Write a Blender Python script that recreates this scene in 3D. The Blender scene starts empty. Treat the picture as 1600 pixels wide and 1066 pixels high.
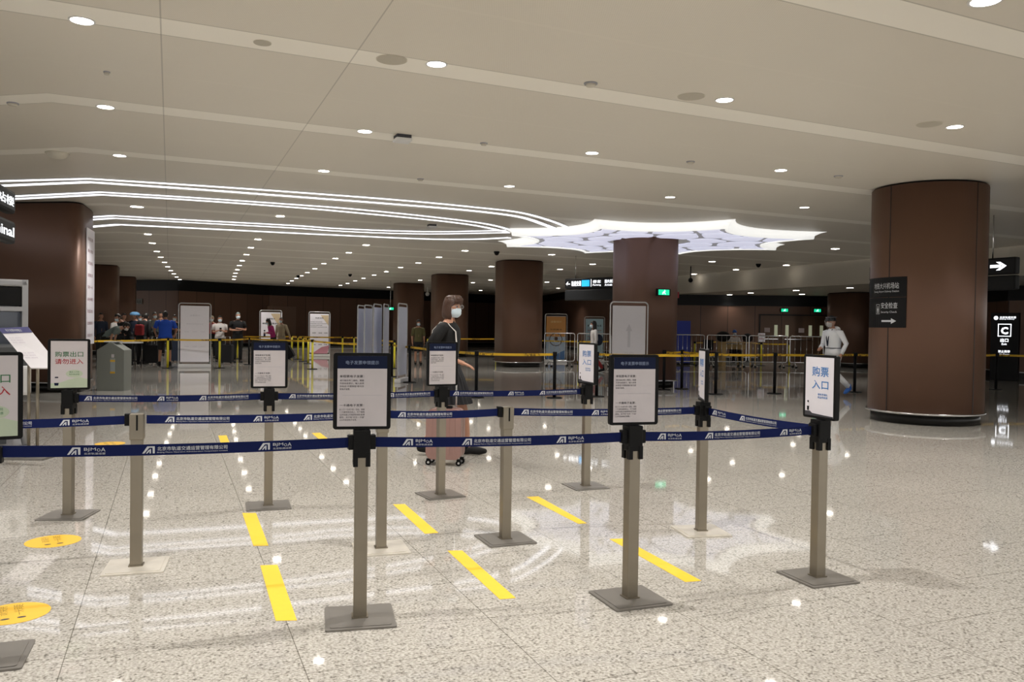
import bpy, bmesh, math, random
from mathutils import Vector, Matrix
random.seed(7)
S = bpy.context.scene
COL = S.collection
R = math.radians
# ------------------------------------------------------------ camera, world, exposure
F = 1290.0; CAMH = 1.45
ROLL = math.atan(.0145); PITCH = math.atan(23/F)
cam = bpy.data.cameras.new('camera'); camo = bpy.data.objects.new('camera', cam); COL.objects.link(camo)
cam.sensor_width = 36; cam.lens = 36*F/1600; cam.clip_end = 300; cam.clip_start = .05
camo.matrix_world = Matrix.Translation((0, 0, CAMH)) @ Matrix.Rotation(math.pi/2-PITCH, 4, 'X') @ Matrix.Rotation(ROLL, 4, 'Z')
S.camera = camo
S.view_settings.view_transform = 'Standard'; S.view_settings.look = 'None'
S.view_settings.gamma = 1; S.view_settings.use_curve_mapping = False
S.view_settings.exposure = 1.48
world = bpy.data.worlds.new('world'); S.world = world; world.use_nodes = True
world.node_tree.nodes['Background'].inputs[0].default_value = (1.0, .975, .94, 1)
world.node_tree.nodes['Background'].inputs[1].default_value = .6
LAMP_W = 98.0        # each recessed downlight
CEIL = 3.8; SOFF = 3.0
MW = camo.matrix_world.to_3x3()
C0 = Vector((0, 0, CAMH))
def ray(px, py): return MW @ Vector(((px-800)/F, -(py-533)/F, -1))
def onz(px, py, z):
    d = ray(px, py); t = (z-CAMH)/d.z; return C0+d*t
def fl(px, py): return onz(px, py, 0)
def ce(px, py): return onz(px, py, CEIL)
def at(px, py, Y):
    d = ray(px, py); return C0+d*(Y/d.y)
def gx(px, Y): return at(px, 510, Y).x            # ground x of a picture column at distance Y
def zat(px, py, Y): return at(px, py, Y).z
GA = R(22.5)
GR = Vector((math.cos(GA), math.sin(GA), 0))      # the hall's grid: across
GF = Vector((-math.sin(GA), math.cos(GA), 0))     # and away
# ------------------------------------------------------------ materials
def srgb(c):
    if isinstance(c, str):
        c = [int(c[i:i+2], 16)/255 for i in (0, 2, 4)]
    return tuple(x/12.92 if x <= .04045 else ((x+.055)/1.055)**2.4 for x in c)+(1,)
MATS = {}
def mat(name, col, rough=.5, metal=0, emit=None, es=0, spec=.5, noise=0, nscale=20, coat=0, trans=0, alpha=1, bump=0):
    if name in MATS: return MATS[name]
    m = bpy.data.materials.new(name); m.use_nodes = True
    nt = m.node_tree; b = nt.nodes['Principled BSDF']; c = srgb(col)
    b.inputs['Base Color'].default_value = c; b.inputs['Roughness'].default_value = rough
    b.inputs['Metallic'].default_value = metal; b.inputs['Specular IOR Level'].default_value = spec
    b.inputs['Coat Weight'].default_value = coat; b.inputs['Alpha'].default_value = alpha
    b.inputs['Transmission Weight'].default_value = trans
    tc = nt.nodes.new('ShaderNodeTexCoord'); n = nt.nodes.new('ShaderNodeTexNoise'); n.inputs['Scale'].default_value = nscale
    nt.links.new(tc.outputs['Object'], n.inputs['Vector'])
    mp = nt.nodes.new('ShaderNodeMapRange'); nt.links.new(n.outputs['Fac'], mp.inputs['Value'])
    mp.inputs['To Min'].default_value = 1-max(noise, .03); mp.inputs['To Max'].default_value = 1+max(noise, .03)
    mx = nt.nodes.new('ShaderNodeVectorMath'); mx.operation = 'SCALE'
    mx.inputs[0].default_value = c[:3]; nt.links.new(mp.outputs[0], mx.inputs['Scale']); nt.links.new(mx.outputs[0], b.inputs['Base Color'])
    if bump:
        bp = nt.nodes.new('ShaderNodeBump'); bp.inputs['Strength'].default_value = bump; bp.inputs['Distance'].default_value = .01
        nt.links.new(n.outputs['Fac'], bp.inputs['Height']); nt.links.new(bp.outputs[0], b.inputs['Normal'])
    if emit is not None:
        b.inputs['Emission Color'].default_value = srgb(emit); b.inputs['Emission Strength'].default_value = es
    MATS[name] = m; return m
M = {}
M['steel'] = mat('brushed steel', '8e8678', .36, .9, noise=.08, nscale=8)
M['steel_dark'] = mat('steel base plate', '817d77', .42, .6, noise=.1, nscale=6)
M['glare_painted'] = mat('worn bright plate', 'd8d2c6', .3, .45, noise=.2, nscale=9)  # whiter copy of the plate steel, white glare put into the colour
M['chrome'] = mat('polished metal', 'c9c9c9', .2, 1)
M['silver'] = mat('silver paint', 'b9b9ba', .35, .5)
M['black'] = mat('black plastic', '0a0a0b', .5, spec=.2)
M['blackm'] = mat('black powder coat', '0b0b0c', .6, spec=.2)
M['belt'] = mat('navy webbing', '111c4c', .8, spec=.15, noise=.08, nscale=300)
M['print'] = mat('white print', 'c9ccd2', .7)
M['navy'] = mat('navy print', '0c1736', .5, spec=.2)
M['paper'] = mat('printed sheet', 'c7c1c4', .3)
M['ink'] = mat('dark ink', '3a3a40', .6)
M['inkl'] = mat('grey ink', '6d6d74', .6)
M['inkf'] = mat('faint ink', 'a8a8b0', .6)
M['head'] = mat('header lettering', '8390ac', .6)
M['blue_ink'] = mat('blue ink', '2f74b8', .6)
M['green_ink'] = mat('green ink', '2f6b43', .6)
M['red_ink'] = mat('red ink', 'a8232d', .6)
M['palegreen'] = mat('pale green print', 'b5c2ac', .5)
M['yellow'] = mat('yellow floor tape', 'e6bd30', .5, noise=.05, nscale=30)
M['ysticker'] = mat('yellow floor sticker', 'dcae34', .5, noise=.04)
M['ypost'] = mat('yellow painted post', 'd8cc2c', .4)
M['ytape'] = mat('yellow webbing', 'cba422', .7)
M['white'] = mat('white board', 'f2eff6', .35)
M['whitep'] = mat('white paint', 'dcdcdc', .4)
M['brown'] = mat('brown panel', '684c3d', .46, .3, spec=.5, noise=.06, nscale=1.5)
M['browns'] = mat('brown panel seam', '1c1412', .5)
M['dark'] = mat('black glass band', '101112', .4, spec=.2)
M['skirt'] = mat('dark stone skirting', '121110', .35, spec=.3)
M['signblk'] = mat('black sign panel', '0d0d0f', .45, spec=.2)
M['skin'] = mat('skin', 'b98a72', .55, spec=.4)
M['skin2'] = mat('tanned skin', 'a3755c', .55, spec=.4)
M['hairb'] = mat('black hair', '17130f', .5, noise=.2, nscale=60)
M['hairbr'] = mat('brown hair', '4a3226', .45, noise=.25, nscale=80, bump=.5)
M['mask'] = mat('surgical mask', 'cfdfe8', .7)
M['blk_cloth'] = mat('black cloth', '0b0b0d', .85, noise=.15, nscale=12)
M['dk_cloth'] = mat('charcoal cloth', '1c1c20', .85, noise=.15)
M['navy_cloth'] = mat('navy cloth', '1c2538', .85, noise=.15)
M['blue_cloth'] = mat('royal blue cloth', '1e4fbe', .8, noise=.1, nscale=8)
M['white_cloth'] = mat('white cloth', 'cfcac6', .8)
M['grey_cloth'] = mat('grey green cloth', '6f7b78', .85)
M['pink_cloth'] = mat('magenta cloth', 'a3246b', .8)
M['beige_cloth'] = mat('beige cloth', '9a8e76', .85)
M['olive_cloth'] = mat('olive cloth', '5c5838', .85)
M['red_cloth'] = mat('red cloth', '8e2226', .8)
M['tyvek'] = mat('protective suit fabric', 'eef1f5', .6, bump=.6, nscale=9)
M['shoe_cover'] = mat('blue shoe cover', '2a62b4', .6)
M['rose'] = mat('rose suitcase shell', '9c7a72', .3, .3, noise=.04)
M['tan'] = mat('light wood', 'b89a66', .5, noise=.1)
M['bluepanel'] = mat('blue board', '2438a4', .5)
M['greybin'] = mat('grey bin', '7d807a', .5)
M['clear'] = mat('clear visor', 'e8eef2', .05, trans=.9, alpha=.35)
M['lamp'] = mat('lit lens', 'ffffff', .4, emit='fff6ea', es=6)
M['led'] = mat('lit linear lens', 'ffffff', .4, emit='f4f6ff', es=.65)
M['rim'] = mat('lit fascia', 'ffffff', .5, emit='f6f6f2', es=.28)
M['cell'] = mat('lit membrane', 'e8e8f2', .5, emit='d6d8ee', es=.27)
M['rib'] = mat('membrane rib', 'c4c4c4', .6, emit='c8c8d4', es=.09)  # weak emission stands in for cell light falling on the ribs
M['signlit'] = mat('lit sign lettering', 'ffffff', .5, emit='f4f8ff', es=.9)
M['signcyan'] = mat('lit cyan panel', '20a0e0', .5, emit='22a2e6', es=.5)
M['exit'] = mat('lit exit panel', '20d0a0', .5, emit='18c890', es=.45)
M['exitw'] = mat('lit exit pictogram', 'd0fff0', .5, emit='b8ffe8', es=.6)
M['ceilfit'] = mat('ceiling fitting', 'cfc9bb', .6)

def nodes(name):
    m = bpy.data.materials.new(name); m.use_nodes = True
    nt = m.node_tree; return m, nt, nt.nodes['Principled BSDF']
def nd(nt, t, **k):
    n = nt.nodes.new(t)
    for a, b in k.items(): setattr(n, a, b)
    return n
def mth(nt, op, a, b=None, c=None):
    n = nt.nodes.new('ShaderNodeMath'); n.operation = op
    for i, v in enumerate((a, b, c)):
        if v is None: continue
        if isinstance(v, (int, float)): n.inputs[i].default_value = v
        else: nt.links.new(v, n.inputs[i])
    return n.outputs[0]
def mix(nt, f, a, b):
    n = nt.nodes.new('ShaderNodeMix'); n.data_type = 'RGBA'
    if isinstance(f, (int, float)): n.inputs[0].default_value = f
    else: nt.links.new(f, n.inputs[0])
    for i, v in ((6, a), (7, b)):
        if isinstance(v, tuple): n.inputs[i].default_value = v
        else: nt.links.new(v, n.inputs[i])
    return n.outputs[2]
# granite floor
def floor_mat():
    m, nt, b = nodes('speckled granite')
    tc = nd(nt, 'ShaderNodeTexCoord'); mp = nd(nt, 'ShaderNodeMapping'); mp.inputs['Rotation'].default_value = (0, 0, -GA)
    nt.links.new(tc.outputs['Object'], mp.inputs[0])
    n1 = nd(nt, 'ShaderNodeTexNoise'); n1.inputs['Scale'].default_value = 75; n1.inputs['Detail'].default_value = 3
    n2 = nd(nt, 'ShaderNodeTexNoise'); n2.inputs['Scale'].default_value = 26; n2.inputs['Detail'].default_value = 4
    n3 = nd(nt, 'ShaderNodeTexNoise'); n3.inputs['Scale'].default_value = .9; n3.inputs['Detail'].default_value = 3
    v = nd(nt, 'ShaderNodeTexVoronoi'); v.inputs['Scale'].default_value = 90
    for n in (n1, n2, n3, v): nt.links.new(mp.outputs[0], n.inputs['Vector'])
    r1 = nd(nt, 'ShaderNodeValToRGB'); e = r1.color_ramp.elements
    e[0].position = .36; e[0].color = srgb('6c6761'); e[1].position = .6; e[1].color = srgb('c6c2ba')
    x = e.new(.47); x.color = srgb('a8a49b')
    s = mth(nt, 'ADD', mth(nt, 'MULTIPLY', n1.outputs['Fac'], .62), mth(nt, 'MULTIPLY', n2.outputs['Fac'], .38))
    nt.links.new(s, r1.inputs[0])
    c = mix(nt, mth(nt, 'MULTIPLY', mth(nt, 'GREATER_THAN', n2.outputs['Fac'], .6), .35), r1.outputs[0], srgb('86807a'))
    big = nd(nt, 'ShaderNodeMapRange'); nt.links.new(n3.outputs['Fac'], big.inputs[0]); big.inputs[3].default_value = .9; big.inputs[4].default_value = 1.08
    vm = nd(nt, 'ShaderNodeVectorMath', operation='SCALE'); nt.links.new(c, vm.inputs[0]); nt.links.new(big.outputs[0], vm.inputs['Scale'])
    sp = nd(nt, 'ShaderNodeSeparateXYZ'); nt.links.new(mp.outputs[0], sp.inputs[0])
    br = nd(nt, 'ShaderNodeTexBrick'); br.offset = .5
    mp2 = nd(nt, 'ShaderNodeMapping'); mp2.inputs['Rotation'].default_value = (0, 0, math.pi/2-GA); mp2.inputs['Location'].default_value = (.6, .29+.12, 0)
    nt.links.new(tc.outputs['Object'], mp2.inputs[0]); nt.links.new(mp2.outputs[0], br.inputs['Vector'])
    br.inputs['Scale'].default_value = 1; br.inputs['Brick Width'].default_value = .95; br.inputs['Row Height'].default_value = .47*2
    br.inputs['Mortar Size'].default_value = .0022; br.inputs['Mortar Smooth'].default_value = 0
    br.inputs['Color1'].default_value = (1, 1, 1, 1); br.inputs['Color2'].default_value = (.965, .965, .965, 1); br.inputs['Mortar'].default_value = (.4, .39, .37, 1)
    mu = nd(nt, 'ShaderNodeMix', data_type='RGBA', blend_type='MULTIPLY'); mu.inputs[0].default_value = 1
    nt.links.new(vm.outputs[0], mu.inputs[6]); nt.links.new(br.outputs['Color'], mu.inputs[7])
    nt.links.new(mu.outputs[2], b.inputs['Base Color'])
    rr = nd(nt, 'ShaderNodeMapRange'); nt.links.new(n2.outputs['Fac'], rr.inputs[0]); rr.inputs[3].default_value = .02; rr.inputs[4].default_value = .06
    nt.links.new(rr.outputs[0], b.inputs['Roughness']); b.inputs['Specular IOR Level'].default_value = .55
    b.inputs['IOR'].default_value = 1.55
    return m
M['floor'] = floor_mat()
# ceiling: perforated metal panels with flush painted strips, bending left of the fold
def ceil_mat():
    m, nt, b = nodes('perforated ceiling panels')
    tc = nd(nt, 'ShaderNodeTexCoord'); sp = nd(nt, 'ShaderNodeSeparateXYZ'); nt.links.new(tc.outputs['Object'], sp.inputs[0])
    X, Y = sp.outputs[0], sp.outputs[1]
    a25 = R(25.5)
    q = mth(nt, 'ADD', mth(nt, 'MULTIPLY', X, -math.sin(a25)), mth(nt, 'MULTIPLY', Y, math.cos(a25)))
    a = mth(nt, 'ADD', mth(nt, 'MULTIPLY', X, math.cos(GA)), mth(nt, 'MULTIPLY', Y, math.sin(GA)))
    bend = mth(nt, 'MULTIPLY', mth(nt, 'MAXIMUM', mth(nt, 'SUBTRACT', -1.2, a), 0), -.75)
    q = mth(nt, 'ADD', q, bend)
    u = mth(nt, 'DIVIDE', mth(nt, 'SUBTRACT', q, 7.20), 2.86)
    fr = mth(nt, 'ABSOLUTE', mth(nt, 'SUBTRACT', mth(nt, 'FRACT', mth(nt, 'ADD', u, .5)), .5))      # 0 at strip centre
    band = mth(nt, 'LESS_THAN', fr, .2/2.86)
    edge = mth(nt, 'LESS_THAN', mth(nt, 'ABSOLUTE', mth(nt, 'SUBTRACT', fr, .2/2.86)), .008/2.86)
    mid = mth(nt, 'GREATER_THAN', fr, .5-.022/2.86)
    # cross seams
    ua = mth(nt, 'FRACT', mth(nt, 'DIVIDE', mth(nt, 'ADD', a, .07), 1.5))
    seam = mth(nt, 'LESS_THAN', ua, .004)
    seam2 = mth(nt, 'MAXIMUM', mth(nt, 'LESS_THAN', mth(nt, 'ABSOLUTE', mth(nt, 'ADD', a, .085)), .006), mth(nt, 'LESS_THAN', mth(nt, 'ABSOLUTE', mth(nt, 'SUBTRACT', a, 1.475)), .006))
    v = nd(nt, 'ShaderNodeTexVoronoi'); v.inputs['Scale'].default_value = 60; nt.links.new(tc.outputs['Object'], v.inputs['Vector']); v.inputs['Randomness'].default_value = 0
    hole = mth(nt, 'LESS_THAN', v.outputs['Distance'], .3)
    n = nd(nt, 'ShaderNodeTexNoise'); n.inputs['Scale'].default_value = .5; nt.links.new(tc.outputs['Object'], n.inputs['Vector'])
    pan = mix(nt, mth(nt, 'MULTIPLY', hole, .35), srgb('e6e0d4'), srgb('c0baae'))
    pan = mix(nt, n.outputs['Fac'], pan, srgb('dcd6ca'))
    c = mix(nt, mth(nt, 'MULTIPLY', mid, .7), pan, srgb('e2dcd0'))
    c = mix(nt, mth(nt, 'MULTIPLY', seam, .25), c, srgb('e2dcd0'))
    c = mix(nt, band, c, srgb('f8f4ea'))
    c = mix(nt, mth(nt, 'MULTIPLY', edge, .5), c, srgb('8c867a'))
    c = mix(nt, mth(nt, 'MULTIPLY', seam2, .38), c, srgb('5c574f'))
    nt.links.new(c, b.inputs['Base Color']); b.inputs['Roughness'].default_value = .38; b.inputs['Specular IOR Level'].default_value = .35
    return m
M['ceil'] = ceil_mat()
def wall_mat():
    m, nt, b = nodes('brown metal wall panels')
    tc = nd(nt, 'ShaderNodeTexCoord'); sp = nd(nt, 'ShaderNodeSeparateXYZ'); nt.links.new(tc.outputs['Object'], sp.inputs[0])
    u = mth(nt, 'FRACT', mth(nt, 'DIVIDE', sp.outputs[0], 1.2)); s = mth(nt, 'LESS_THAN', u, .02)
    cell = mth(nt, 'FLOOR', mth(nt, 'DIVIDE', sp.outputs[0], 1.2))
    wn = nd(nt, 'ShaderNodeTexWhiteNoise', noise_dimensions='1D'); nt.links.new(cell, wn.inputs['W'])
    base = mix(nt, wn.outputs['Value'], srgb('5e4436'), srgb('664b3c'))
    nt.links.new(mix(nt, s, base, srgb('1e1511')), b.inputs['Base Color'])
    b.inputs['Roughness'].default_value = .4; b.inputs['Metallic'].default_value = .25
    return m
M['wall'] = wall_mat()
def ytape_mat():
    m, nt, b = nodes('printed yellow webbing')
    tc = nd(nt, 'ShaderNodeTexCoord'); sp = nd(nt, 'ShaderNodeSeparateXYZ'); nt.links.new(tc.outputs['UV'], sp.inputs[0])
    u = mth(nt, 'FRACT', mth(nt, 'DIVIDE', sp.outputs[0], .95)); s = mth(nt, 'LESS_THAN', u, .36)
    n = nd(nt, 'ShaderNodeTexNoise'); n.inputs['Scale'].default_value = 45; nt.links.new(tc.outputs['UV'], n.inputs['Vector'])
    s2 = mth(nt, 'MULTIPLY', s, mth(nt, 'GREATER_THAN', n.outputs['Fac'], .5))
    nt.links.new(mix(nt, s2, srgb('d9ae22'), srgb('80620f')), b.inputs['Base Color']); b.inputs['Roughness'].default_value = .7
    return m
M['ytape'] = ytape_mat()

# ------------------------------------------------------------ mesh helpers
class MB:
    def __init__(s): s.v = []; s.f = []; s.sm = []; s.uv = {}
    def add(s, vs, fs, smooth=False, mtx=None):
        o = len(s.v)
        s.v += [tuple(mtx @ Vector(p)) if mtx else tuple(p) for p in vs]
        s.f += [tuple(i+o for i in f) for f in fs]; s.sm += [smooth]*len(fs); return s
    def box(s, c, d, rz=0, mtx=None, bev=0):
        x, y, z = d[0]/2, d[1]/2, d[2]/2
        m = Matrix.Translation(c) @ Matrix.Rotation(rz, 4, 'Z')
        if mtx: m = mtx @ m
        if bev <= 0:
            vs = [(i*x, j*y, k*z) for k in (-1, 1) for j in (-1, 1) for i in (-1, 1)]
            fs = [(0, 2, 3, 1), (4, 5, 7, 6), (0, 1, 5, 4), (2, 6, 7, 3), (0, 4, 6, 2), (1, 3, 7, 5)]
            return s.add(vs, fs, False, m)
        bm = bmesh.new(); bmesh.ops.create_cube(bm, size=1, matrix=Matrix.Diagonal((d[0], d[1], d[2], 1)))
        bmesh.ops.bevel(bm, geom=bm.edges[:], offset=bev, segments=2, affect='EDGES', profile=.6)
        s.addbm(bm, m); return s
    def addbm(s, bm, m=None, smooth=False):
        bm.verts.index_update()
        s.add([v.co.copy() for v in bm.verts], [[v.index for v in f.verts] for f in bm.faces], smooth, m); bm.free(); return s
    def prism(s, poly, z0, z1, mtx=None, smooth=False):
        n = len(poly)
        vs = [(p[0], p[1], z0) for p in poly]+[(p[0], p[1], z1) for p in poly]
        fs = [tuple(range(n))[::-1], tuple(range(n, 2*n))]
        s.add(vs, fs, False, mtx)
        o = len(s.v)-2*n
        for i in range(n):
            j = (i+1) % n; s.f.append((o+i, o+j, o+n+j, o+n+i)); s.sm.append(smooth)
        return s
    def cyl(s, c, r, h, n=20, r2=None, mtx=None):
        r2 = r if r2 is None else r2
        vs = [(c[0]+r*math.cos(2*math.pi*i/n), c[1]+r*math.sin(2*math.pi*i/n), c[2]) for i in range(n)]
        vs += [(c[0]+r2*math.cos(2*math.pi*i/n), c[1]+r2*math.sin(2*math.pi*i/n), c[2]+h) for i in range(n)]
        s.add(vs, [tuple(range(n))[::-1], tuple(range(n, 2*n))], False, mtx); o = len(s.v)-2*n
        for i in range(n):
            j = (i+1) % n; s.f.append((o+i, o+j, o+n+j, o+n+i)); s.sm.append(True)
        return s
    def rings(s, rings, cap=True, mtx=None, smooth=True):
        n = len(rings[0]); o = len(s.v)
        for r in rings: s.v += [tuple(mtx @ Vector(p)) if mtx else tuple(p) for p in r]
        for k in range(len(rings)-1):
            for i in range(n):
                j = (i+1) % n; s.f.append((o+k*n+i, o+k*n+j, o+(k+1)*n+j, o+(k+1)*n+i)); s.sm.append(smooth)
        if cap:
            s.f.append(tuple(o+i for i in range(n))[::-1]); s.sm.append(smooth)
            s.f.append(tuple(o+(len(rings)-1)*n+i for i in range(n))); s.sm.append(smooth)
        return s
    def tube(s, pts, rad, n=8, round_ends=False, flat=1.0, mtx=None):
        pts = [Vector(p) for p in pts]
        if isinstance(rad, (int, float)): rad = [rad]*len(pts)
        rad = list(rad)
        if round_ends:
            d0 = (pts[0]-pts[1]).normalized(); d1 = (pts[-1]-pts[-2]).normalized()
            pts = [pts[0]+d0*rad[0]*.95, pts[0]+d0*rad[0]*.6]+pts+[pts[-1]+d1*rad[-1]*.6, pts[-1]+d1*rad[-1]*.95]
            rad = [rad[0]*.3, rad[0]*.8]+rad+[rad[-1]*.8, rad[-1]*.3]
        T = []
        for i in range(len(pts)):
            a = pts[max(i-1, 0)]; b = pts[min(i+1, len(pts)-1)]; T.append((b-a).normalized())
        up = Vector((1, 0, 0)) if abs(T[0].x) < .8 else Vector((0, 1, 0))
        N = (up-T[0]*up.dot(T[0])).normalized(); out = []
        for p, t, r in zip(pts, T, rad):
            N = (N-t*N.dot(t)).normalized(); B = t.cross(N)
            out.append([p+(N*math.cos(2*math.pi*i/n)*r+B*math.sin(2*math.pi*i/n)*r*flat) for i in range(n)])
        return s.rings(out, True, mtx)
    def ball(s, c, r, seg=14, rg=9, mtx=None, fn=None, keep=None):
        vs = []; 
        for j in range(rg+1):
            th = math.pi*j/rg
            for i in range(seg):
                ph = 2*math.pi*i/seg; vs.append(Vector((math.sin(th)*math.cos(ph), math.sin(th)*math.sin(ph), math.cos(th))))
        fs = []
        for j in range(rg):
            for i in range(seg):
                k = (i+1) % seg; f = (j*seg+i, (j+1)*seg+i, (j+1)*seg+k, j*seg+k)
                cc = sum((vs[q] for q in f), Vector())/4
                if keep is None or keep(cc): fs.append(f)
        if fn: vs = [fn(v.copy()) for v in vs]
        rr = r if hasattr(r, '__len__') else (r, r, r)
        return s.add([(c[0]+v.x*rr[0], c[1]+v.y*rr[1], c[2]+v.z*rr[2]) for v in vs], fs, True, mtx)
    def build(s, name, m, parent=None):
        me = bpy.data.meshes.new(name); me.from_pydata(s.v, [], s.f); me.validate()
        if len(me.polygons) == len(s.sm): me.polygons.foreach_set('use_smooth', s.sm)
        bm = bmesh.new(); bm.from_mesh(me); bmesh.ops.remove_doubles(bm, verts=bm.verts, dist=1e-6)
        bmesh.ops.recalc_face_normals(bm, faces=bm.faces); bm.to_mesh(me); bm.free()
        me.materials.append(m); o = bpy.data.objects.new(name, me); COL.objects.link(o)
        if parent: o.parent = parent
        return o
def tag(o, label=None, cat=None, group=None, kind=None):
    if label: o['label'] = label
    if cat: o['category'] = cat
    if group: o['group'] = group
    if kind: o['kind'] = kind
    return o
def empty(name, loc, rz=0, label=None, cat=None, group=None, kind=None):
    o = bpy.data.objects.new(name, None); COL.objects.link(o); o.location = loc; o.rotation_euler = (0, 0, rz); o.empty_display_size = .2
    return tag(o, label, cat, group, kind)
def loc2(p, z=0): return (p[0], p[1], z)
# text as flat geometry
_tc = {}
def text_geo(s, bold=0):
    k = (s, bold)
    if k in _tc: return _tc[k]
    c = bpy.data.curves.new('t', 'FONT'); c.body = s; c.resolution_u = 2; c.offset = bold; c.fill_mode = 'FRONT'
    o = bpy.data.objects.new('t', c); COL.objects.link(o); bpy.context.view_layer.update()
    me = o.to_mesh(); vs = [(v.co.x, v.co.y) for v in me.vertices]; fs = [tuple(p.vertices) for p in me.polygons]; o.to_mesh_clear()
    bpy.data.objects.remove(o); bpy.data.curves.remove(c)
    if not vs: r = ([], [], 1, 0, 1)
    else:
        x0 = min(v[0] for v in vs); x1 = max(v[0] for v in vs); y0 = min(v[1] for v in vs); y1 = max(v[1] for v in vs)
        r = ([(v[0]-x0, v[1]-y0) for v in vs], fs, x1-x0, 0, y1-y0)
    _tc[k] = r; return r
def put_text(mb, s, x, y, h=None, w=None, fn=None, bold=0, align='l'):
    """x,y: lower left of the drawn string on the surface, h letter height, w total width; fn maps (x,y)->3D"""
    vs, fs, tw, _, th = text_geo(s, bold)
    if not vs: return
    if h is None: h = w*th/tw
    sx = (w/tw) if w else h/th; sy = h/th; W = tw*sx
    if align == 'c': x -= W/2
    mb.add([fn(x+v[0]*sx, y+v[1]*sy) for v in vs], fs)
def rrect(w, h, r, n=5, cx=0, cy=0):
    P = []
    for (x, y, a) in ((w/2-r, h/2-r, 0), (-w/2+r, h/2-r, 90), (-w/2+r, -h/2+r, 180), (w/2-r, -h/2+r, 270)):
        for k in range(n+1):
            t = R(a+90*k/n); P.append((cx+x+r*math.cos(t), cy+y+r*math.sin(t)))
    return P
def face_prism(mb, poly, y0, y1, mtx=None):        # polygon in local x,z extruded along y
    m = Matrix(((1, 0, 0, 0), (0, 0, 1, 0), (0, 1, 0, 0), (0, 0, 0, 1)))
    return mb.prism(poly, y0, y1, (mtx @ m) if mtx else m)
ORD = ['first', 'second', 'third', 'fourth', 'fifth', 'sixth', 'seventh', 'eighth', 'ninth', 'tenth', 'eleventh', 'twelfth']

# ============================================================ SETTING
mb = MB(); mb.box((0, 30, -.05), (120, 110, .1)); tag(mb.build('floor', M['floor']), kind='structure')
# ceiling: main slab over the hall up to the bulkhead line on the right
bA = ce(1700, 372); bB = ce(1575, 386); bC = ce(1320, 408); bD = ce(1100, 428)
bl = [bA+(bB-bA)*-6, bB, bC, bD+(bD-bC)*.25]
poly = [(-60, -25), (60, -25), (bl[0].x, bl[0].y), (bl[1].x, bl[1].y), (bl[2].x, bl[2].y), (bl[3].x, bl[3].y), (bl[3].x, 85), (-60, 85)]
if bl[0].x < 60: poly[1] = (max(bl[0].x, 20), -25)
mb = MB(); mb.prism(poly, CEIL, CEIL+.2); tag(mb.build('ceiling', M['ceil']), kind='structure')
M['soff'] = mat('painted soffit', 'b9b3a6', .5)
mb = MB()
pl = [Vector((p.x, p.y, 0)) for p in bl]
off = Vector((.12, .05, 0))
for a, b in list(zip(pl, pl[1:]))+[(pl[-1], Vector((pl[-1].x, 75, 0)))]:
    c = (a+b)/2+off; d = (b-a)
    mb.box((c.x, c.y, (SOFF+CEIL+.2)/2), (d.length+.05, .12, CEIL+.2-SOFF), math.atan2(d.y, d.x))
tag(mb.build('ceiling_bulkhead', M['soff']), kind='structure')
mb = MB(); mb.prism([(p.x+.05, p.y) for p in pl[::-1]]+[(60, pl[0].y), (60, 70), (pl[-1].x, 70)][::1], SOFF, SOFF+.1)
tag(mb.build('ceiling_soffit', M['soff']), kind='structure')
# walls, each a run of panels with a black band at the top and a dark skirting
def wall(name, p, q, top, band, glow=False):
    p = Vector((p[0], p[1], 0)); q = Vector((q[0], q[1], 0)); d = q-p; L = d.length
    o = empty(name, loc2(p), math.atan2(d.y, d.x), kind='structure')
    MB().box((L/2, .15, top/2), (L, .3, top)).build('wall_panel', M['wall'], o)
    MB().box((L/2, -.01, top-band/2), (L, .06, band)).build('upper_band', M['dark'], o)
    MB().box((L/2, -.02, .09), (L, .06, .18)).build('skirting', M['skirt'], o)
    MB().box((L/2, -.025, .2), (L, .05, .025)).build('skirting_cap', M['silver'], o)
    return o
def gp(px, Y): return (gx(px, Y), Y)
W = [gp(-420, 47), gp(60, 50), gp(278, 46.5), gp(420, 52), gp(610, 57), gp(772, 62.5), gp(838, 65)]
for i, (a, b) in enumerate(zip(W, W[1:])): wall(['wall_far_left', 'wall_back_corner', 'wall_back', 'wall_back_middle', 'wall_back_right', 'wall_back_end'][i], a, b, CEIL, .62)
W2 = [W[-1], gp(1000, 39), gp(1052, 37.6), gp(1290, 36.8), gp(1420, 36.2), gp(1575, 27), gp(1760, 24)]
for i, (a, b) in enumerate(zip(W2, W2[1:])): wall(['wall_passage', 'wall_passage_corner', 'wall_right', 'wall_right_return', 'wall_right_near', 'wall_right_side'][i], a, b, CEIL if i == 0 else SOFF, .48)

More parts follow.
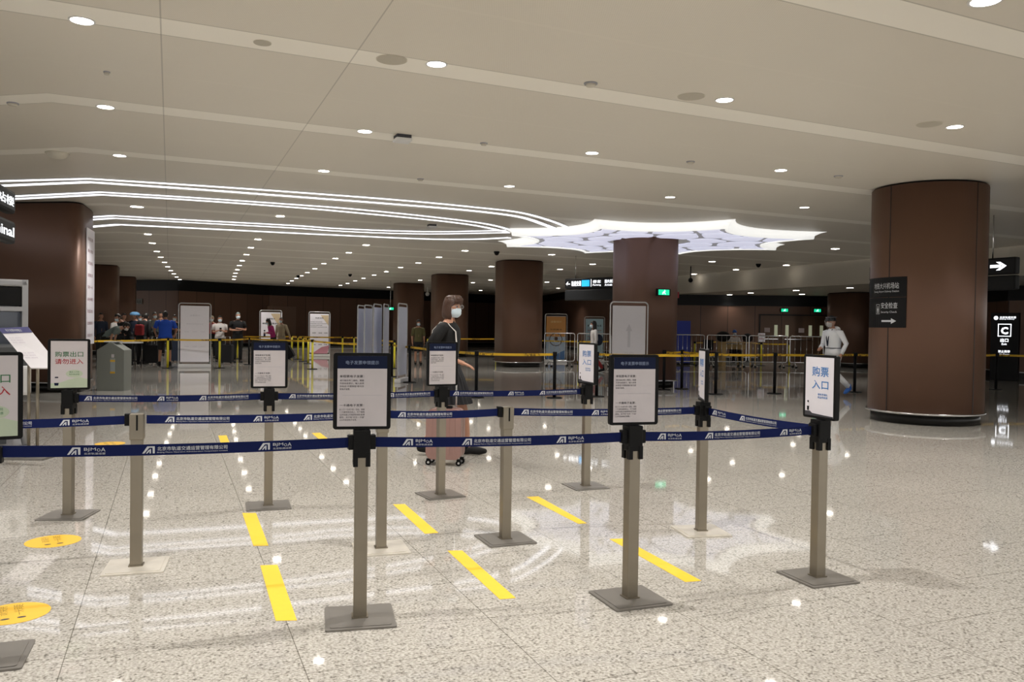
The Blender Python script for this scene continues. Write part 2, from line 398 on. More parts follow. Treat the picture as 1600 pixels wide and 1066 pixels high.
# ============================================================ COLUMNS
def column(px, Yc, w, rnd, rz, top, label, circ=False, poly=None, seams=()):
    c = gp(px, Yc)
    o = empty('column', loc2(c), rz, label, 'column', 'brown clad columns', 'thing')
    if poly is None: poly = [(w/2*math.cos(2*math.pi*i/64), w/2*math.sin(2*math.pi*i/64)) for i in range(64)] if circ else rrect(w, w, rnd, 10)
    sc = lambda k: [(x+(-k if x < 0 else k)*min(1, abs(x)/(.3)), y+(-k if y < 0 else k)*min(1, abs(y)/.3)) for x, y in poly] if not circ else [(x*(1+k/(w/2)), y*(1+k/(w/2))) for x, y in poly]
    MB().prism(poly, .17, top-.03, smooth=True).build('cladding', M['brown'], o)
    MB().prism(sc(-.05), 0, .17, smooth=True).build('skirting', M['skirt'], o)
    MB().prism(sc(.03), .16, .19, smooth=True).build('base_ring', M['chrome'], o)
    MB().prism(sc(-.03), top-.034, top-.002, smooth=True).build('top_gap', M['blackm'], o)
    for s_ in seams:
        x, y = (w/2+.001)*math.cos(s_), (w/2+.001)*math.sin(s_)
        MB().box((x, y, (top+.15)/2), (.004, .016, top-.22), s_).build('seam', M['browns'], o)
    return o
cR = fl(1453, 667); rR = .86; YR = cR.y+rR
cx_R = gx(1447, YR)
view = math.atan2(-YR, -cx_R)                      # direction from the column to the camera
def ang_for(px, r=rR, cx=cx_R, cy=YR):             # angle on the round column's face seen at picture column px
    best = None
    for k in range(-90, 91):
        t = view+R(k); x, y = cx+r*math.cos(t), cy+r*math.sin(t)
        d = camo.matrix_world.inverted() @ Vector((x, y, 1.45)); sx = 800+F*d.x/-d.z
        if (math.cos(R(k)) > .07) and (best is None or abs(sx-px) < best[0]): best = (abs(sx-px), t)
    return best[1]
colR = column(1447, YR, 2*rR, 0, 0, CEIL, 'large round brown column beside the entrance sign, nearest on the right', circ=True, seams=(ang_for(1388), ang_for(1523), ang_for(1388)+R(128), ang_for(1388)-R(100)))
column(1006.5, 20.7, 1.42, .46, GA, CEIL, 'brown column rising into the middle of the illuminated star ceiling', seams=())
column(810, 29.9, 1.55, .5, GA, CEIL, 'brown column left of the star-shaped ceiling light, behind yellow tape')
column(702, 38.4, 1.58, .5, GA, CEIL, 'brown column directly behind the walking woman with the suitcase')
column(638, 47, 1.6, .5, GA, CEIL, 'far brown column behind the row of edge-on white banners')
column(1337, 33.6, 1.9, .6, GA, SOFF, 'brown column under the low soffit behind the person in white suit')
column(150, 35.4, 1.75, .4, GA, CEIL, 'dark brown column just behind the big left pier')
column(185, 44.2, 1.7, .4, GA, CEIL, 'farthest brown column on the left beyond the bending crowd')
# big left pier: free outline
pf = [Vector((-11.0, 16.75)), Vector((-8.56, 16.35)), Vector((-9.14, 18.1)), Vector((-11.4, 18.5))]
pc = sum(pf, Vector((0, 0)))/4
def roundpoly(P, r, n=8):
    out = []
    for i in range(len(P)):
        a, b, c = P[i-1], P[i], P[(i+1) % len(P)]
        u = (a-b).normalized()*r; v = (c-b).normalized()*r
        for k in range(n+1):
            t = k/n; out.append((b+u)*(1-t)**2+b*2*t*(1-t)+(b+v)*t*t)
    return out
pp = [(p.x-pc.x, p.y-pc.y) for p in roundpoly(pf, .42)]
pier = empty('column', (pc.x, pc.y, 0), 0, 'wide dark brown pier with a narrow poster, at far left', 'column', 'brown clad columns', 'thing')
MB().prism(pp, .17, CEIL-.03, smooth=True).build('cladding', M['brown'], pier)
MB().prism([(x*.97, y*.96) for x, y in pp], 0, .17, smooth=True).build('skirting', M['skirt'], pier)
MB().prism([(x*1.02, y*1.03) for x, y in pp], .17, .2, smooth=True).build('base_ring', M['chrome'], pier)
MB().prism([(x*.98, y*.97) for x, y in pp], CEIL-.034, CEIL-.002, smooth=True).build('top_gap', M['blackm'], pier)
# poster on its side face
sd = Vector((pf[2].x-pf[1].x, pf[2].y-pf[1].y, 0)).normalized(); nrm = Vector((sd.y, -sd.x, 0))
ctr = Vector((pf[1].x, pf[1].y, 0))+sd*1.05+nrm*.02
ps = empty('wall_poster', (ctr.x, ctr.y, 2.15), math.atan2(sd.y, sd.x), 'tall narrow white poster with lines of text on the left pier', 'poster')
MB().box((0, 0, 0), (.9, .02, 2.4)).build('sheet', M['white'], ps)
mb = MB(); T = lambda x, y: (x, -.012, y)
for i, s in enumerate(['轨道交通', '乘车须知', '购票请排队', '请佩戴口罩', '保持一米', '安全间距', '测温后进站', '文明乘车', '谢谢合作']): put_text(mb, s, -.38, .95-i*.25, h=.07, w=.6, fn=T)
mb.build('lettering', mat('muted plum print', '8a5a68', .6), ps)

# curved sign on the round column
def cyl_fn(t0, r, cx, cy, z0):
    return lambda x, y: (cx+r*math.cos(t0+x/r), cy+r*math.sin(t0+x/r), z0+y)
tl, tr = ang_for(1366)-.28, ang_for(1416)
zt, zb = zat(1400, 430, YR-rR), zat(1400, 512, YR-rR)
wS = (tr-tl)*rR; hS = zt-zb
sg = empty('direction_sign', (cx_R, YR, 0), 0, 'black direction sign wrapped on the round column, Security Check with arrow', 'sign')
rr_ = rR+.012; mb = MB()
N = 16; inner = [[(rr*math.cos(tl+(tr-tl)*i/N), rr*math.sin(tl+(tr-tl)*i/N)) for i in range(N+1)] for rr in (rR+.001, rr_)]
ply = inner[1]+inner[0][::-1]
mid_ = zb+hS*.6
MB().prism(ply, mid_+.004, zt).build('upper_panel', M['signblk'], sg)
MB().prism(ply, zb, mid_-.004).build('lower_panel', M['signblk'], sg)
fn = cyl_fn(tl, rr_+.002, 0, 0, zb)
mb = MB()
put_text(mb, '地铁大兴机场站', wS*.28, hS*.77, h=hS*.12, w=wS*.6, fn=fn)
put_text(mb, 'Daxing Airport Subway Station', wS*.28, hS*.69, h=hS*.05, w=wS*.6, fn=fn)
put_text(mb, '安全检查', wS*.5, hS*.38, h=hS*.12, w=wS*.36, fn=fn)
put_text(mb, 'Security Check', wS*.5, hS*.28, h=hS*.05, w=wS*.35, fn=fn)
ax0, ax1, ay = wS*.52, wS*.84, hS*.13
for k_ in range(8):
    u0 = ax0+(ax1-.09-ax0)*k_/8; u1 = ax0+(ax1-.09-ax0)*(k_+1)/8; mb.add([fn(*p) for p in ((u0, ay-.014), (u1, ay-.014), (u1, ay+.014), (u0, ay+.014))], [(0, 1, 2, 3)])
for k_ in range(6):
    u0 = ax1-.09+.09*k_/6; u1 = ax1-.09+.09*(k_+1)/6; w0 = .045*(1-k_/6); w1 = .045*(1-(k_+1)/6); mb.add([fn(*p) for p in ((u0, ay-w0), (u1, ay-w1), (u1, ay+w1+.0001), (u0, ay+w0))], [(0, 1, 2, 3)])
ix, iy, iw = wS*.36, hS*.27, wS*.1
for (x0, x1, y0, y1) in ((0, 1, 0, .06), (0, 1, 1.94, 2), (0, .06, 0, 2), (.94, 1, 0, 2), (.4, .6, 1.3, 1.6), (.3, .7, .7, 1.2), (.35, .48, .2, .7), (.55, .68, .2, .7)):
    mb.add([fn(ix+iw*a, iy+iw*.9*b) for a, b in ((x0, y0), (x1, y0), (x1, y1), (x0, y1))], [(0, 1, 2, 3)])
mb.build('lettering', M['print'], sg)

# ============================================================ DOWNLIGHTS
LIT = {'a': (2.9, 130)}
def downlight(p, z, r, label, group, detail, power=LAMP_W):
    if detail:
        o = empty('downlight', (p.x, p.y, z), GA, label, 'ceiling light', group)
        mb = MB(); n = 20
        ro = [[(rr*math.cos(2*math.pi*i/n), rr*math.sin(2*math.pi*i/n), zz) for i in range(n)] for rr, zz in ((r*1.16, 0), (r*1.16, -.006), (r*.98, -.006), (r*.98, 0))]
        mb.rings(ro, False, smooth=False); mb.build('trim_ring', M['whitep'], o)
        MB().cyl((0, 0, -.004), r, .003, 20).build('lens', M['lamp'], o)
    else:
        o = MB().box((0, 0, -.004), (r*2, r*2, .006)).build('downlight', M['lamp']); o.location = (p.x, p.y, z)
        o.rotation_euler = (0, 0, GA); tag(o, label, 'ceiling light', group)
    if power:
        l = bpy.data.lights.new('downlight_lamp', 'SPOT'); l.energy = power; l.spot_size = R(122); l.spot_blend = 1.0; l.shadow_soft_size = .03
        l.color = (1, .962, .925); lo = bpy.data.objects.new('downlight_lamp', l); COL.objects.link(lo); lo.parent = o; lo.location = (0, 0, -.03)
    return o
near = [('the nearest pale ceiling strip', [(128, 32), (682, 100), (1132, 156), (1492, 198)]),
        ('the second pale ceiling strip', [(165, 167), (570, 205), (925, 239), (1220, 266)]),
        ('the third pale ceiling strip', [(187, 243), (506, 267), (796, 291), (1047, 308), (1257, 324)])]
for nm, L in near:
    for i, p in enumerate(L):
        downlight(ce(*p), CEIL, .085, '%s downlight from the left in %s' % (ORD[i], nm), 'downlights in the ceiling strips', True)
downlight(ce(214, 323), CEIL, .13, 'larger round downlight between the curving light lines on the left', 'downlights in the ceiling strips', True)
downlight(ce(1540, 1), CEIL, .1, 'downlight cut by the top edge of the picture at upper right', 'downlights in the ceiling strips', True)
# strips out of the frame overhead still light the queue
for (a, q) in ((-.66, 4.3), (2.2, 4.25), (8.25, 4.0), (-3.6, 4.4), (-.66, 1.4), (2.2, 1.35), (5.2, 1.25), (-3.6, 7.6), (11.2, 6.9), (11.2, 4.0), (11.2, 9.6)):
    p = GR*a+GF*q; downlight(p, CEIL, .085, 'downlight in the ceiling above the near end of the queue', 'downlights overhead', True, LAMP_W*(1.35 if 3.9 < q < 4.5 else 1))
far = [('between the double light line and the single one', 'rear', [(438, 338), (676, 352)], 1),
       ('the leftmost receding row of far downlights', '', [(231, 366), (238, 380), (245, 393), (251, 402), (257, 410), (262, 417), (267, 423), (271.5, 428), (276, 433), (281, 437)], 2),
       ('the second receding row of far downlights', '', [(403, 374), (392, 387), (385, 398), (378.5, 407.5), (374, 415), (371, 421.5), (368, 427), (366.5, 432), (365.5, 436.5)], 2),
       ('the third receding row of far downlights', '', [(572, 383), (545, 395), (524, 404), (506, 412), (492, 420), (480, 426), (471, 431), (463, 435), (456, 439), (450, 443)], 2),
       ('the fourth receding row of far downlights', '', [(726.5, 392), (686, 402), (653.5, 411), (626, 418), (603.5, 424.5), (584.5, 430), (568, 435), (555, 439), (543, 443), (532, 446)], 2),
       ('the ceiling row around the column left of the star', '', [(862, 398), (768, 416.6), (733, 423), (656.6, 438), (607, 449)], 1),
       ('the scattered row behind the star near the clock', '', [(926, 413), (875, 421), (854.5, 441), (766.5, 437.6), (739, 441.6), (751, 454), (872, 450.5)], 1),
       ('the rows right of the star ceiling', '', [(1305, 389), (1228.5, 414.5), (1112.5, 409), (1150, 421.5), (1084.5, 428.5)], 1)]
for nm, _, L, k in far:
    for i, p in enumerate(L):
        downlight(ce(*p), CEIL, .08, ('%s downlight in %s' if k == 2 else '%s small downlight, %s') % (ORD[i], nm) if k == 2 else '%s small downlight in %s' % (ORD[i], nm.replace('between', 'the gap between')),
                  'far downlights', False, LAMP_W if (i % 2 == 0 and p not in ((1112.5, 409), (1084.5, 428.5))) else 0)
for i, p in enumerate([(1140, 460.6), (1173, 458), (1244, 454), (1253, 460), (1328, 450)]):
    downlight(onz(p[0], p[1], SOFF), SOFF, .08, '%s downlight from the left on the low soffit above the doors' % ORD[i], 'soffit downlights', False, 22)

# ============================================================ LINEAR LIGHTS (curving lines in the ceiling)
def smooth_path(P, n=6):
    out = []
    for i in range(len(P)-1):
        p0 = P[max(i-1, 0)]; p1 = P[i]; p2 = P[i+1]; p3 = P[min(i+2, len(P)-1)]
        for k in range(n):
            t = k/n; out.append(.5*((2*p1)+(p2-p0)*t+(2*p0-5*p1+4*p2-p3)*t*t+(3*p1-p0-3*p2+p3)*t**3))
    out.append(P[-1]); return out
def linear_light(P, w, label):
    w *= .62
    P = [ce(*p) for p in P]; k = 1
    for p in P: p.z = 0
    pts = [P[0]]+smooth_path(P[1:], 6)
    mb = MB(); hs = MB(); L = []; Rr = []
    for i, p in enumerate(pts):
        t = (pts[min(i+1, len(pts)-1)]-pts[max(i-1, 0)]).normalized(); n = Vector((-t.y, t.x, 0))
        L.append(p+n*w/2); Rr.append(p-n*w/2)
    def strip(m_, e, z0, z1):
        rg = []
        for a, b in zip(L, Rr):
            d = (a-b).normalized()*e
            rg.append([(a.x+d.x, a.y+d.y, z1), (a.x+d.x, a.y+d.y, z0), (b.x-d.x, b.y-d.y, z0), (b.x-d.x, b.y-d.y, z1)])
        m_.rings(rg, True, smooth=False)
    o = empty('linear_light', (0, 0, 0), 0, label, 'ceiling light', 'curving light lines in the ceiling')
    strip(hs, .03, CEIL-.012, CEIL-.0005); hs.build('housing', M['whitep'], o)
    strip(mb, 0, CEIL-.022, CEIL-.0125); mb.build('lens', M['led'], o)
    return o
LL = [
 ([(-70, 283.5), (139, 278), (300, 288), (460, 299), (630, 312), (740, 322.5), (812, 331), (860, 344), (888, 355)], .13, 'upper line of the nearest pair of curving ceiling lights'),
 ([(-70, 292), (139, 283.2), (300, 294), (460, 306), (630, 319), (740, 328.5), (812, 338), (850, 350), (868, 357)], .2, 'lower line of the nearest pair of curving ceiling lights'),
 ([(-70, 310), (157, 299), (300, 307.5), (460, 318.5), (552, 325.5), (667, 337), (760, 349), (806, 361)], .14, 'upper line of the second pair of curving ceiling lights'),
 ([(-70, 314.5), (157, 303), (300, 311.5), (460, 323), (552, 331), (667, 342), (740, 351), (792, 361.5)], .17, 'lower line of the second pair of curving ceiling lights'),
 ([(60, 343.5), (178, 336), (300, 343), (460, 351.5), (524, 356), (620, 360), (700, 361), (790, 359)], .2, 'upper line of the third pair, behind the left pier'),
 ([(60, 348), (178, 340), (300, 347), (460, 355.5), (524, 360), (620, 364), (700, 364.5), (796, 362.5)], .2, 'lower line of the third pair, behind the left pier'),
 ([(60, 360.5), (184, 350), (300, 355.5), (460, 363.5), (524, 366.5), (660, 372.5), (740, 373), (796, 370.5)], .3, 'single farthest curving light line ending at the star ceiling'),
]
for a in LL: linear_light(*a)

# ============================================================ STAR CEILING
sc_c = Vector((3.45, 21.1, 0))
tips = [(1.75, 17.95), (4.72, 17.6), (7.45, 19.65), (7.45, 22.7), (5.0, 24.5), (2.0, 24.6), (-.45, 22.9), (-.3, 19.85)]
star = empty('star_ceiling_light', (sc_c.x, sc_c.y, CEIL), 0, 'large star-shaped illuminated ceiling feature with glowing cells around the column', 'ceiling light')
TP = [Vector((x-sc_c.x, y-sc_c.y, 0)) for x, y in tips]
out = []
for i in range(8):
    a, b = TP[i], TP[(i+1) % 8]; m_ = (a+b)/2*.62
    for k in range(12):
        t = k/12; out.append(a*(1-t)**2+m_*2*t*(1-t)+b*t*t)
def sc_out(k, pts=out): return [(p.x*k, p.y*k) for p in pts]
ZL = -.17
mb = MB(); rg = []
flare = []
for j, (k, z) in enumerate(((1.0, 0.0), (.965, -.03), (.935, -.09), (.93, ZL), (.90, ZL), (.90, ZL+.02))):
    rg.append([(x, y, z) for x, y in sc_out(k)])
mb.rings(rg, False); mb.build('fascia', M['rim'], star)
mb = MB(); Oo = sc_out(.905); Ii = [tuple(Vector(p).normalized()*.98) for p in Oo]
mb.rings([[(x, y, z) for x, y in P_] for P_, z in ((Ii, ZL+.05), (Ii, ZL+.03), (Oo, ZL+.03), (Oo, ZL+.05), (Ii, ZL+.05))], False, smooth=False); mb.build('rib_panel', M['rib'], star)
def clip_poly(P, a, b):                            # keep the side nearer a
    m_ = (a+b)/2; d = (b-a); outp = []
    for i in range(len(P)):
        p, q = P[i], P[(i+1) % len(P)]; sp_ = (p-m_).dot(d); sq = (q-m_).dot(d)
        if sp_ <= 0: outp.append(p)
        if sp_*sq < 0: outp.append(p+(q-p)*(sp_/(sp_-sq)))
    return outp
seeds = []
for i in range(8):
    t = R(22.5+45*i)+.12*math.sin(i*2.1); seeds.append(Vector((math.cos(t), math.sin(t), 0))*1.35)
for i in range(12):
    t = R(8+30*i)+.1*math.sin(i*3.3); seeds.append(Vector((math.cos(t), math.sin(t), 0))*(2.35+.2*math.sin(i*1.7)))
for p in TP: seeds.append(p*.8)
base = [Vector((x, y, 0)) for x, y in sc_out(.87)]
for i, s_ in enumerate(seeds):
    P = base[:]
    for j, q in enumerate(seeds):
        if i != j: P = clip_poly(P, s_, q)
        if len(P) < 3: break
    if len(P) < 3: continue
    c = sum(P, Vector())/len(P); P = [c+(p-c)*max(.2, 1-.075/max((p-c).length, .1)) for p in P]
    # round the corners
    Q = P
    for _ in range(2):
        Q = [v for k in range(len(Q)) for v in (Q[k]*.84+Q[(k+1) % len(Q)]*.16, Q[k]*.16+Q[(k+1) % len(Q)]*.84)]
    if min(v.length for v in Q) < .86: Q = [v if v.length > 1.05 else v.normalized()*1.05 for v in Q]
    mb = MB(); n = len(Q)
    mb.rings([[(v.x, v.y, ZL+.029) for v in Q], [(v.x, v.y, ZL+.02) for v in Q], [tuple(c+(v-c)*.8+Vector((0, 0, ZL+.005))) for v in Q]], True)
    mb.build('glowing_cell', M['cell'], star)
tag(star, kind='thing')

# ============================================================ CEILING FITTINGS
def dome_camera(px, py, label, z=CEIL, r=.09):
    p = onz(px, py, z-.08); o = empty('dome_camera', (p.x, p.y, z), 0, label, 'security camera', 'ceiling dome cameras')
    MB().cyl((0, 0, -.05), r, .05, 16).build('housing', M['blackm'], o)
    MB().ball((0, 0, -.05), r*.85, 12, 8).build('dome', M['black'], o)
for px, py, l in ((426, 413, 'black dome camera among far downlights left of centre'), (466, 433, 'black dome camera low over the back wall'), (776, 397, 'black dome camera just left of the column by the star'),
                  (1185, 416, 'black dome camera right of the star ceiling'), (1274, 420, 'black dome camera nearest the round column'), (1079, 438, 'black dome camera above the bulkhead by the exit column'), (547, 431, 'tiny black dome camera above the poster banners')):
    if px == 1079: continue
    dome_camera(px, py, l)
p = at(1079, 438, 31); o = empty('dome_camera', (p.x, p.y, CEIL), 0, 'black dome camera on a stem above the exit column', 'security camera', 'ceiling dome cameras')
MB().cyl((0, 0, p.z+.05-CEIL), .02, CEIL-p.z-.051, 10).build('stem', M['blackm'], o); MB().ball((0, 0, p.z-CEIL), .09, 12, 8).build('dome', M['black'], o)
o = empty('hanging_camera', loc2(ce(668, 449), CEIL), 0, 'white camera hanging on a short stem between two far columns', 'security camera')
MB().cyl((0, 0, -.35), .03, .35, 10).build('stem', M['whitep'], o); MB().ball((0, 0, -.42), .13, 12, 8).build('housing', M['whitep'], o)
def speaker(px, py, r, l):
    p = ce(px, py); o = empty('ceiling_speaker', (p.x, p.y, CEIL), 0, l, 'speaker', 'round ceiling speakers')
    MB().cyl((0, 0, -.008), r, .0075, 28).build('grille', mat('speaker grille', 'bab4a6', .7), o); MB().cyl((0, 0, -.005), r*1.06, .0045, 28).build('rim', M['ceilfit'], o)
speaker(612, 93, .13, 'round speaker grille left of a downlight in the nearest strip')
speaker(1080, 150.5, .13, 'round speaker grille left of the third near downlight')
speaker(1452, 194, .13, 'round speaker grille left of the rightmost near downlight')
speaker(410, 66.5, .07, 'small round disc on the nearest ceiling strip')
def detector(px, py, s_, l, dark=False):
    p = ce(px, py); o = empty('smoke_detector', (p.x, p.y, CEIL), GA, l, 'detector', 'ceiling detectors')
    if s_ > .15:
        MB().box((0, 0, -.02), (s_*.9, s_*.9, .04)).build('base', M['ink'], o); MB().box((0, 0, -.06), (s_, s_, .04), bev=.012).build('cover', M['whitep'], o)
    else:
        MB().cyl((0, 0, -.012), s_*.6, .012, 16).build('base', M['inkf'], o); MB().cyl((0, 0, -.032), s_*.4, .02, 16, s_*.5).build('cover', M['ceilfit'], o)
detector(629, 212, .2, 'white square access point on the second ceiling strip')
detector(675, 351, .2, 'white square access point beside a downlight beyond the light lines')
detector(923, 130, .11, 'small round detector on the nearest ceiling strip')
detector(1079, 252.5, .1, 'small round detector on the second strip right of centre')
detector(756, 223.5, .08, 'small sprinkler cap on the second ceiling strip')
detector(1310, 275, .11, 'small round detector on the second strip near the round column')
detector(657, 279.5, .09, 'small sprinkler cap on the third ceiling strip')
detector(167, 162-50, .05, 'tiny sprinkler on the panel left of centre top')
detector(20, 161, .1, 'small round detector at the left end of the second strip')
o = empty('ceiling_dome', loc2(ce(90, 239), CEIL), 0, 'pale round dome at the left end of the third ceiling strip', 'dome'); MB().ball((0, 0, -.0), (.14, .14, .09), 18, 10).build('dome_cover', M['ceilfit'], o)
MB().cyl((0, 0, -.012), .16, .011, 24).build('rim', M['ceilfit'], o)

# ============================================================ FLOOR MARKS
def floor_quad(P, label):
    pts = [fl(*p) for p in P]; c = sum(pts, Vector())/4
    mb = MB(); mb.prism([(p.x-c.x, p.y-c.y) for p in pts], .0004, .0016)
    o = mb.build('floor_tape', M['yellow']); o.location = (c.x, c.y, 0); tag(o, label, 'floor marking', 'yellow floor strips')
for P, l in (([(378.5, 802), (400, 802), (419.5, 853), (396, 853.6)], 'short yellow floor strip below the second sign stand'),
             ([(406.6, 884), (433.5, 883), (464, 970), (431, 970.6)], 'large yellow floor strip nearest the camera on the left'),
             ([(341, 681), (354, 680.5), (359, 693), (345, 693.6)], 'small yellow floor strip seen just above the front belt on the left'),
             ([(487, 677), (500, 676.5), (514, 687), (500, 688)], 'small yellow floor strip left of the front electronic invoice sign'),
             ([(614, 788.5), (632.5, 788), (685, 833), (664, 834.5)], 'yellow floor strip below the suitcase'),
             ([(699, 861), (722, 860.6), (806, 935), (781, 937)], 'yellow floor strip between the two front invoice signs'),
             ([(822.5, 777), (841, 776), (917, 818), (904, 819)], 'yellow floor strip behind the plain middle stanchion'),
             ([(952.5, 842.7), (973, 842), (1096, 908), (1071, 910)], 'yellow floor strip behind the front right invoice stand')):
    floor_quad(P, l)
def floor_disc(px, py, r, l):
    c = fl(px, py); o = empty('floor_sticker', (c.x, c.y, 0), GA+R(100), l, 'floor sticker', 'round distance stickers')
    MB().cyl((0, 0, .0004), r, .0012, 40).build('disc', M['ysticker'], o)
    mb = MB(); T = lambda x, y: (x, y, .0019)
    put_text(mb, '请保持', -.02, .02, h=.045, w=.15, fn=T); put_text(mb, '一米间距', -.04, -.05, h=.045, w=.17, fn=T); mb.build('lettering', mat('sticker print', '8d7420', .6), o)
    for s_ in (-1, 1): MB().prism([(-.08+.012*math.cos(t/5*math.pi)*1.0, .035*s_+.02*math.sin(t/5*math.pi)) for t in range(10)], .0017, .002).build('footprint', M['ink'], o)
floor_disc(83, 846, .165, 'round yellow distance sticker beside the exit sign stand')
floor_disc(20, 959, .165, 'round yellow distance sticker cut by the left edge')
floor_disc(172, 693.5, .165, 'round yellow distance sticker seen above the front belt')

# ============================================================ STANCHIONS WITH SIGNS
def sign_frame(root, kind, rz, zc=1.122, off=(0, 0)):
    f = empty('sign_frame', (off[0], off[1], zc), rz)
    f.parent = root
    w, h = .278, .374
    fr = MB(); face_prism(fr, rrect(w, h, .014, 4), -.014, .012); o = fr.build('frame', M['black'], f)
    T = lambda x, y: (x, -.0162, y)
    sw, sh = .214, .312
    s = MB(); s.box((0, -.0146, 0), (sw, .0012, sh)); sheet = s.build('sheet', M['paper'] if kind != 'entry' else mat('white printed sheet', 'dcd9e0', .35), f)
    if kind == 'invoice':
        MB().box((0, -.0156, sh/2-.028), (sw, .001, .056)).build('header_band', M['navy'], f)
        mb = MB(); put_text(mb, '电子发票申领提示', 0, sh/2-.038, h=.0175, w=.143, fn=lambda x, y: (x, -.0166, y), align='c', bold=.006); mb.build('header_lettering', M['head'], f)
        mb = MB()
        put_text(mb, '单程票电子发票：', -.097, .06, h=.0115, w=.105, fn=T, bold=.006)
        for i, l in enumerate(['请扫描右侧二维码，根据', '页面信息提示，输入发票', '信息后“开票按钮”即可获', '取电子发票。']): put_text(mb, l, -.097, .043-i*.0128, h=.0085, w=.104 if i < 3 else .045, fn=T)
        put_text(mb, '一卡通电子发票：', -.097, -.068, h=.0115, w=.105, fn=T, bold=.006)
        for i, l in enumerate(['自二〇一九年六月一日起，乘客', '一卡通充值后线上，可下载乘', '北京轨道公司售票系统的发票', '提取，关于和“北京一卡通”', '公众号查询电子发票。']): put_text(mb, l, -.097, -.085-i*.0116, h=.0082, w=.108 if i < 4 else .075, fn=T)
        mb.build('lettering', M['ink'], f)
        MB().box((0, -.0156, -.018), (.17, .0008, .0012)).build('divider', M['inkf'], f)
    elif kind == 'entry':
        mb = MB(); B = .009
        put_text(mb, '购票', -.055, .055, h=.052, w=.125, fn=T, bold=B); put_text(mb, '入口', -.055, -.012, h=.047, w=.125, fn=T, bold=B)
        put_text(mb, '请有序排队', -.01, -.045, h=.0115, w=.075, fn=T, bold=.01); put_text(mb, '凭证件购票', -.01, -.061, h=.0115, w=.075, fn=T, bold=.01)
        mb.build('lettering', M['blue_ink'], f)
        mb = MB(); face_prism(mb, [(-.107, -.156), (.107, -.156), (.107, -.149), (.04, -.147), (-.05, -.143), (-.07, -.132), (-.107, -.134)], -.0162, -.0156); mb.build('ground_print', M['ink'], f)
        mb = MB(); face_prism(mb, rrect(.014, .02, .003, 2, -.083, -.12), -.017, -.0162); face_prism(mb, [(-.092, -.108), (-.074, -.108), (-.078, -.12), (-.088, -.12)], -.017, -.0162)
        face_prism(mb, [(-.083+.0055*math.cos(t/6*math.pi), -.082+.0055*math.sin(t/6*math.pi)) for t in range(12)], -.017, -.0162); mb.build('figure_print', M['black'], f)
    elif kind == 'exit':
        mb = MB(); face_prism(mb, [(-.107, -.156), (.107, -.156), (.107, -.10), (.06, -.085), (0, -.1), (-.05, -.12), (-.107, -.125)], -.0158, -.0153)
        face_prism(mb, [(.03+.05*math.cos(t/8*math.pi), -.062+.026*math.sin(t/8*math.pi)) for t in range(16)], -.0158, -.0153); mb.build('ground_print', M['palegreen'], f)
        mb = MB(); put_text(mb, '购票出口', 0, .05, h=.036, w=.165, fn=T, bold=.009, align='c'); mb.build('upper_lettering', M['green_ink'], f)
        mb = MB(); put_text(mb, '请勿进入', 0, .002, h=.036, w=.165, fn=T, bold=.009, align='c'); mb.build('lower_lettering', M['red_ink'], f)
        mb = MB(); put_text(mb, '请从入口处', .0, -.056, h=.011, w=.06, fn=T); put_text(mb, '有序排队购票', .0, -.072, h=.011, w=.06, fn=T); mb.build('small_lettering', M['green_ink'], f)
        mb = MB(); face_prism(mb, [(-.087, -.122), (-.06, -.122), (-.063, -.14), (-.084, -.14)], -.017, -.0162); face_prism(mb, rrect(.02, .008, .002, 2, -.073, -.086), -.017, -.0162); mb.build('figure_print', M['navy'], f)
    for ch_ in f.children:
        if not ch_.name.startswith('frame'): ch_.scale = (1.115, 1, 1.105)
    # bracket down to the post
    MB().box((0, .0, -h/2-.02), (.03, .014, .06)).build('bracket', M['black'], f)
    return f
HEADZ = .93
def stanchion(px, py, edge, kind, sign_rz, label, arms=()):
    c = fl(px, py); a, b = fl(*edge[0]), fl(*edge[1]); rz = math.atan2(b.y-a.y, b.x-a.x)
    o = empty('queue_stanchion', (c.x, c.y, 0), rz, label, 'stanchion', 'steel queue stanchions')
    pl_ = MB(); pl_.prism(rrect(.335, .335, .012, 3), 0, .009); pl_.prism(rrect(.29, .29, .012, 3), .009, .012); pl_.build('base_plate', M['glare_painted'] if label.startswith('plain steel stanchion on') or 'mostly hidden' in label or 'edge-on' in label else M['steel_dark'], o)
    pm = MB(); pm.prism(rrect(.064, .064, .004, 2), .012, .9 if kind is None else .84); pm.prism(rrect(.08, .08, .005, 2), .012, .018); pm.build('post', M['steel'], o)
    if kind is None:
        MB().box((0, 0, .83), (.076, .076, .15), bev=.004).build('head', M['steel'], o)
        MB().box((.004, -.0385, .855), (.01, .002, .09)).build('slot', M['black'], o)
    else:
        hm = MB(); hm.box((0, 0, .865), (.082, .082, .135), bev=.006)
        for sx in (-1, 1):
            hm.box((sx*.03, -.028, .79), (.022, .03, .07)); hm.box((sx*.03, .028, .79), (.022, .03, .07))
        hm.build('head', M['black'], o)
    for ax in arms:                                 # belt cassettes on the sides where belts leave
        d = Vector((math.cos(ax-rz), math.sin(ax-rz), 0))
        MB().box((d.x*.052, d.y*.052, .872), (.03, .05, .07), ax-rz, bev=.003).build('belt_clip', M['black'], o)
    if kind: sign_frame(o, kind, sign_rz-rz)
    return o, c
def toward(a, b): return math.atan2(b.y-a.y, b.x-a.x)
SP = dict(G0=(-25, 1031), A1=(562, 966), A2=(984, 936), A3=(1277, 903), B1=(213, 886), B2=(595, 858), B3=(789, 843.5), B4=(1095, 831),
          C1=(107, 806), C2=(419, 791), C3=(688, 774), C4=(915, 760.5))
P3 = {k: fl(*v) for k, v in SP.items()}
P3['B0'] = GR*-1.55+GF*5.36
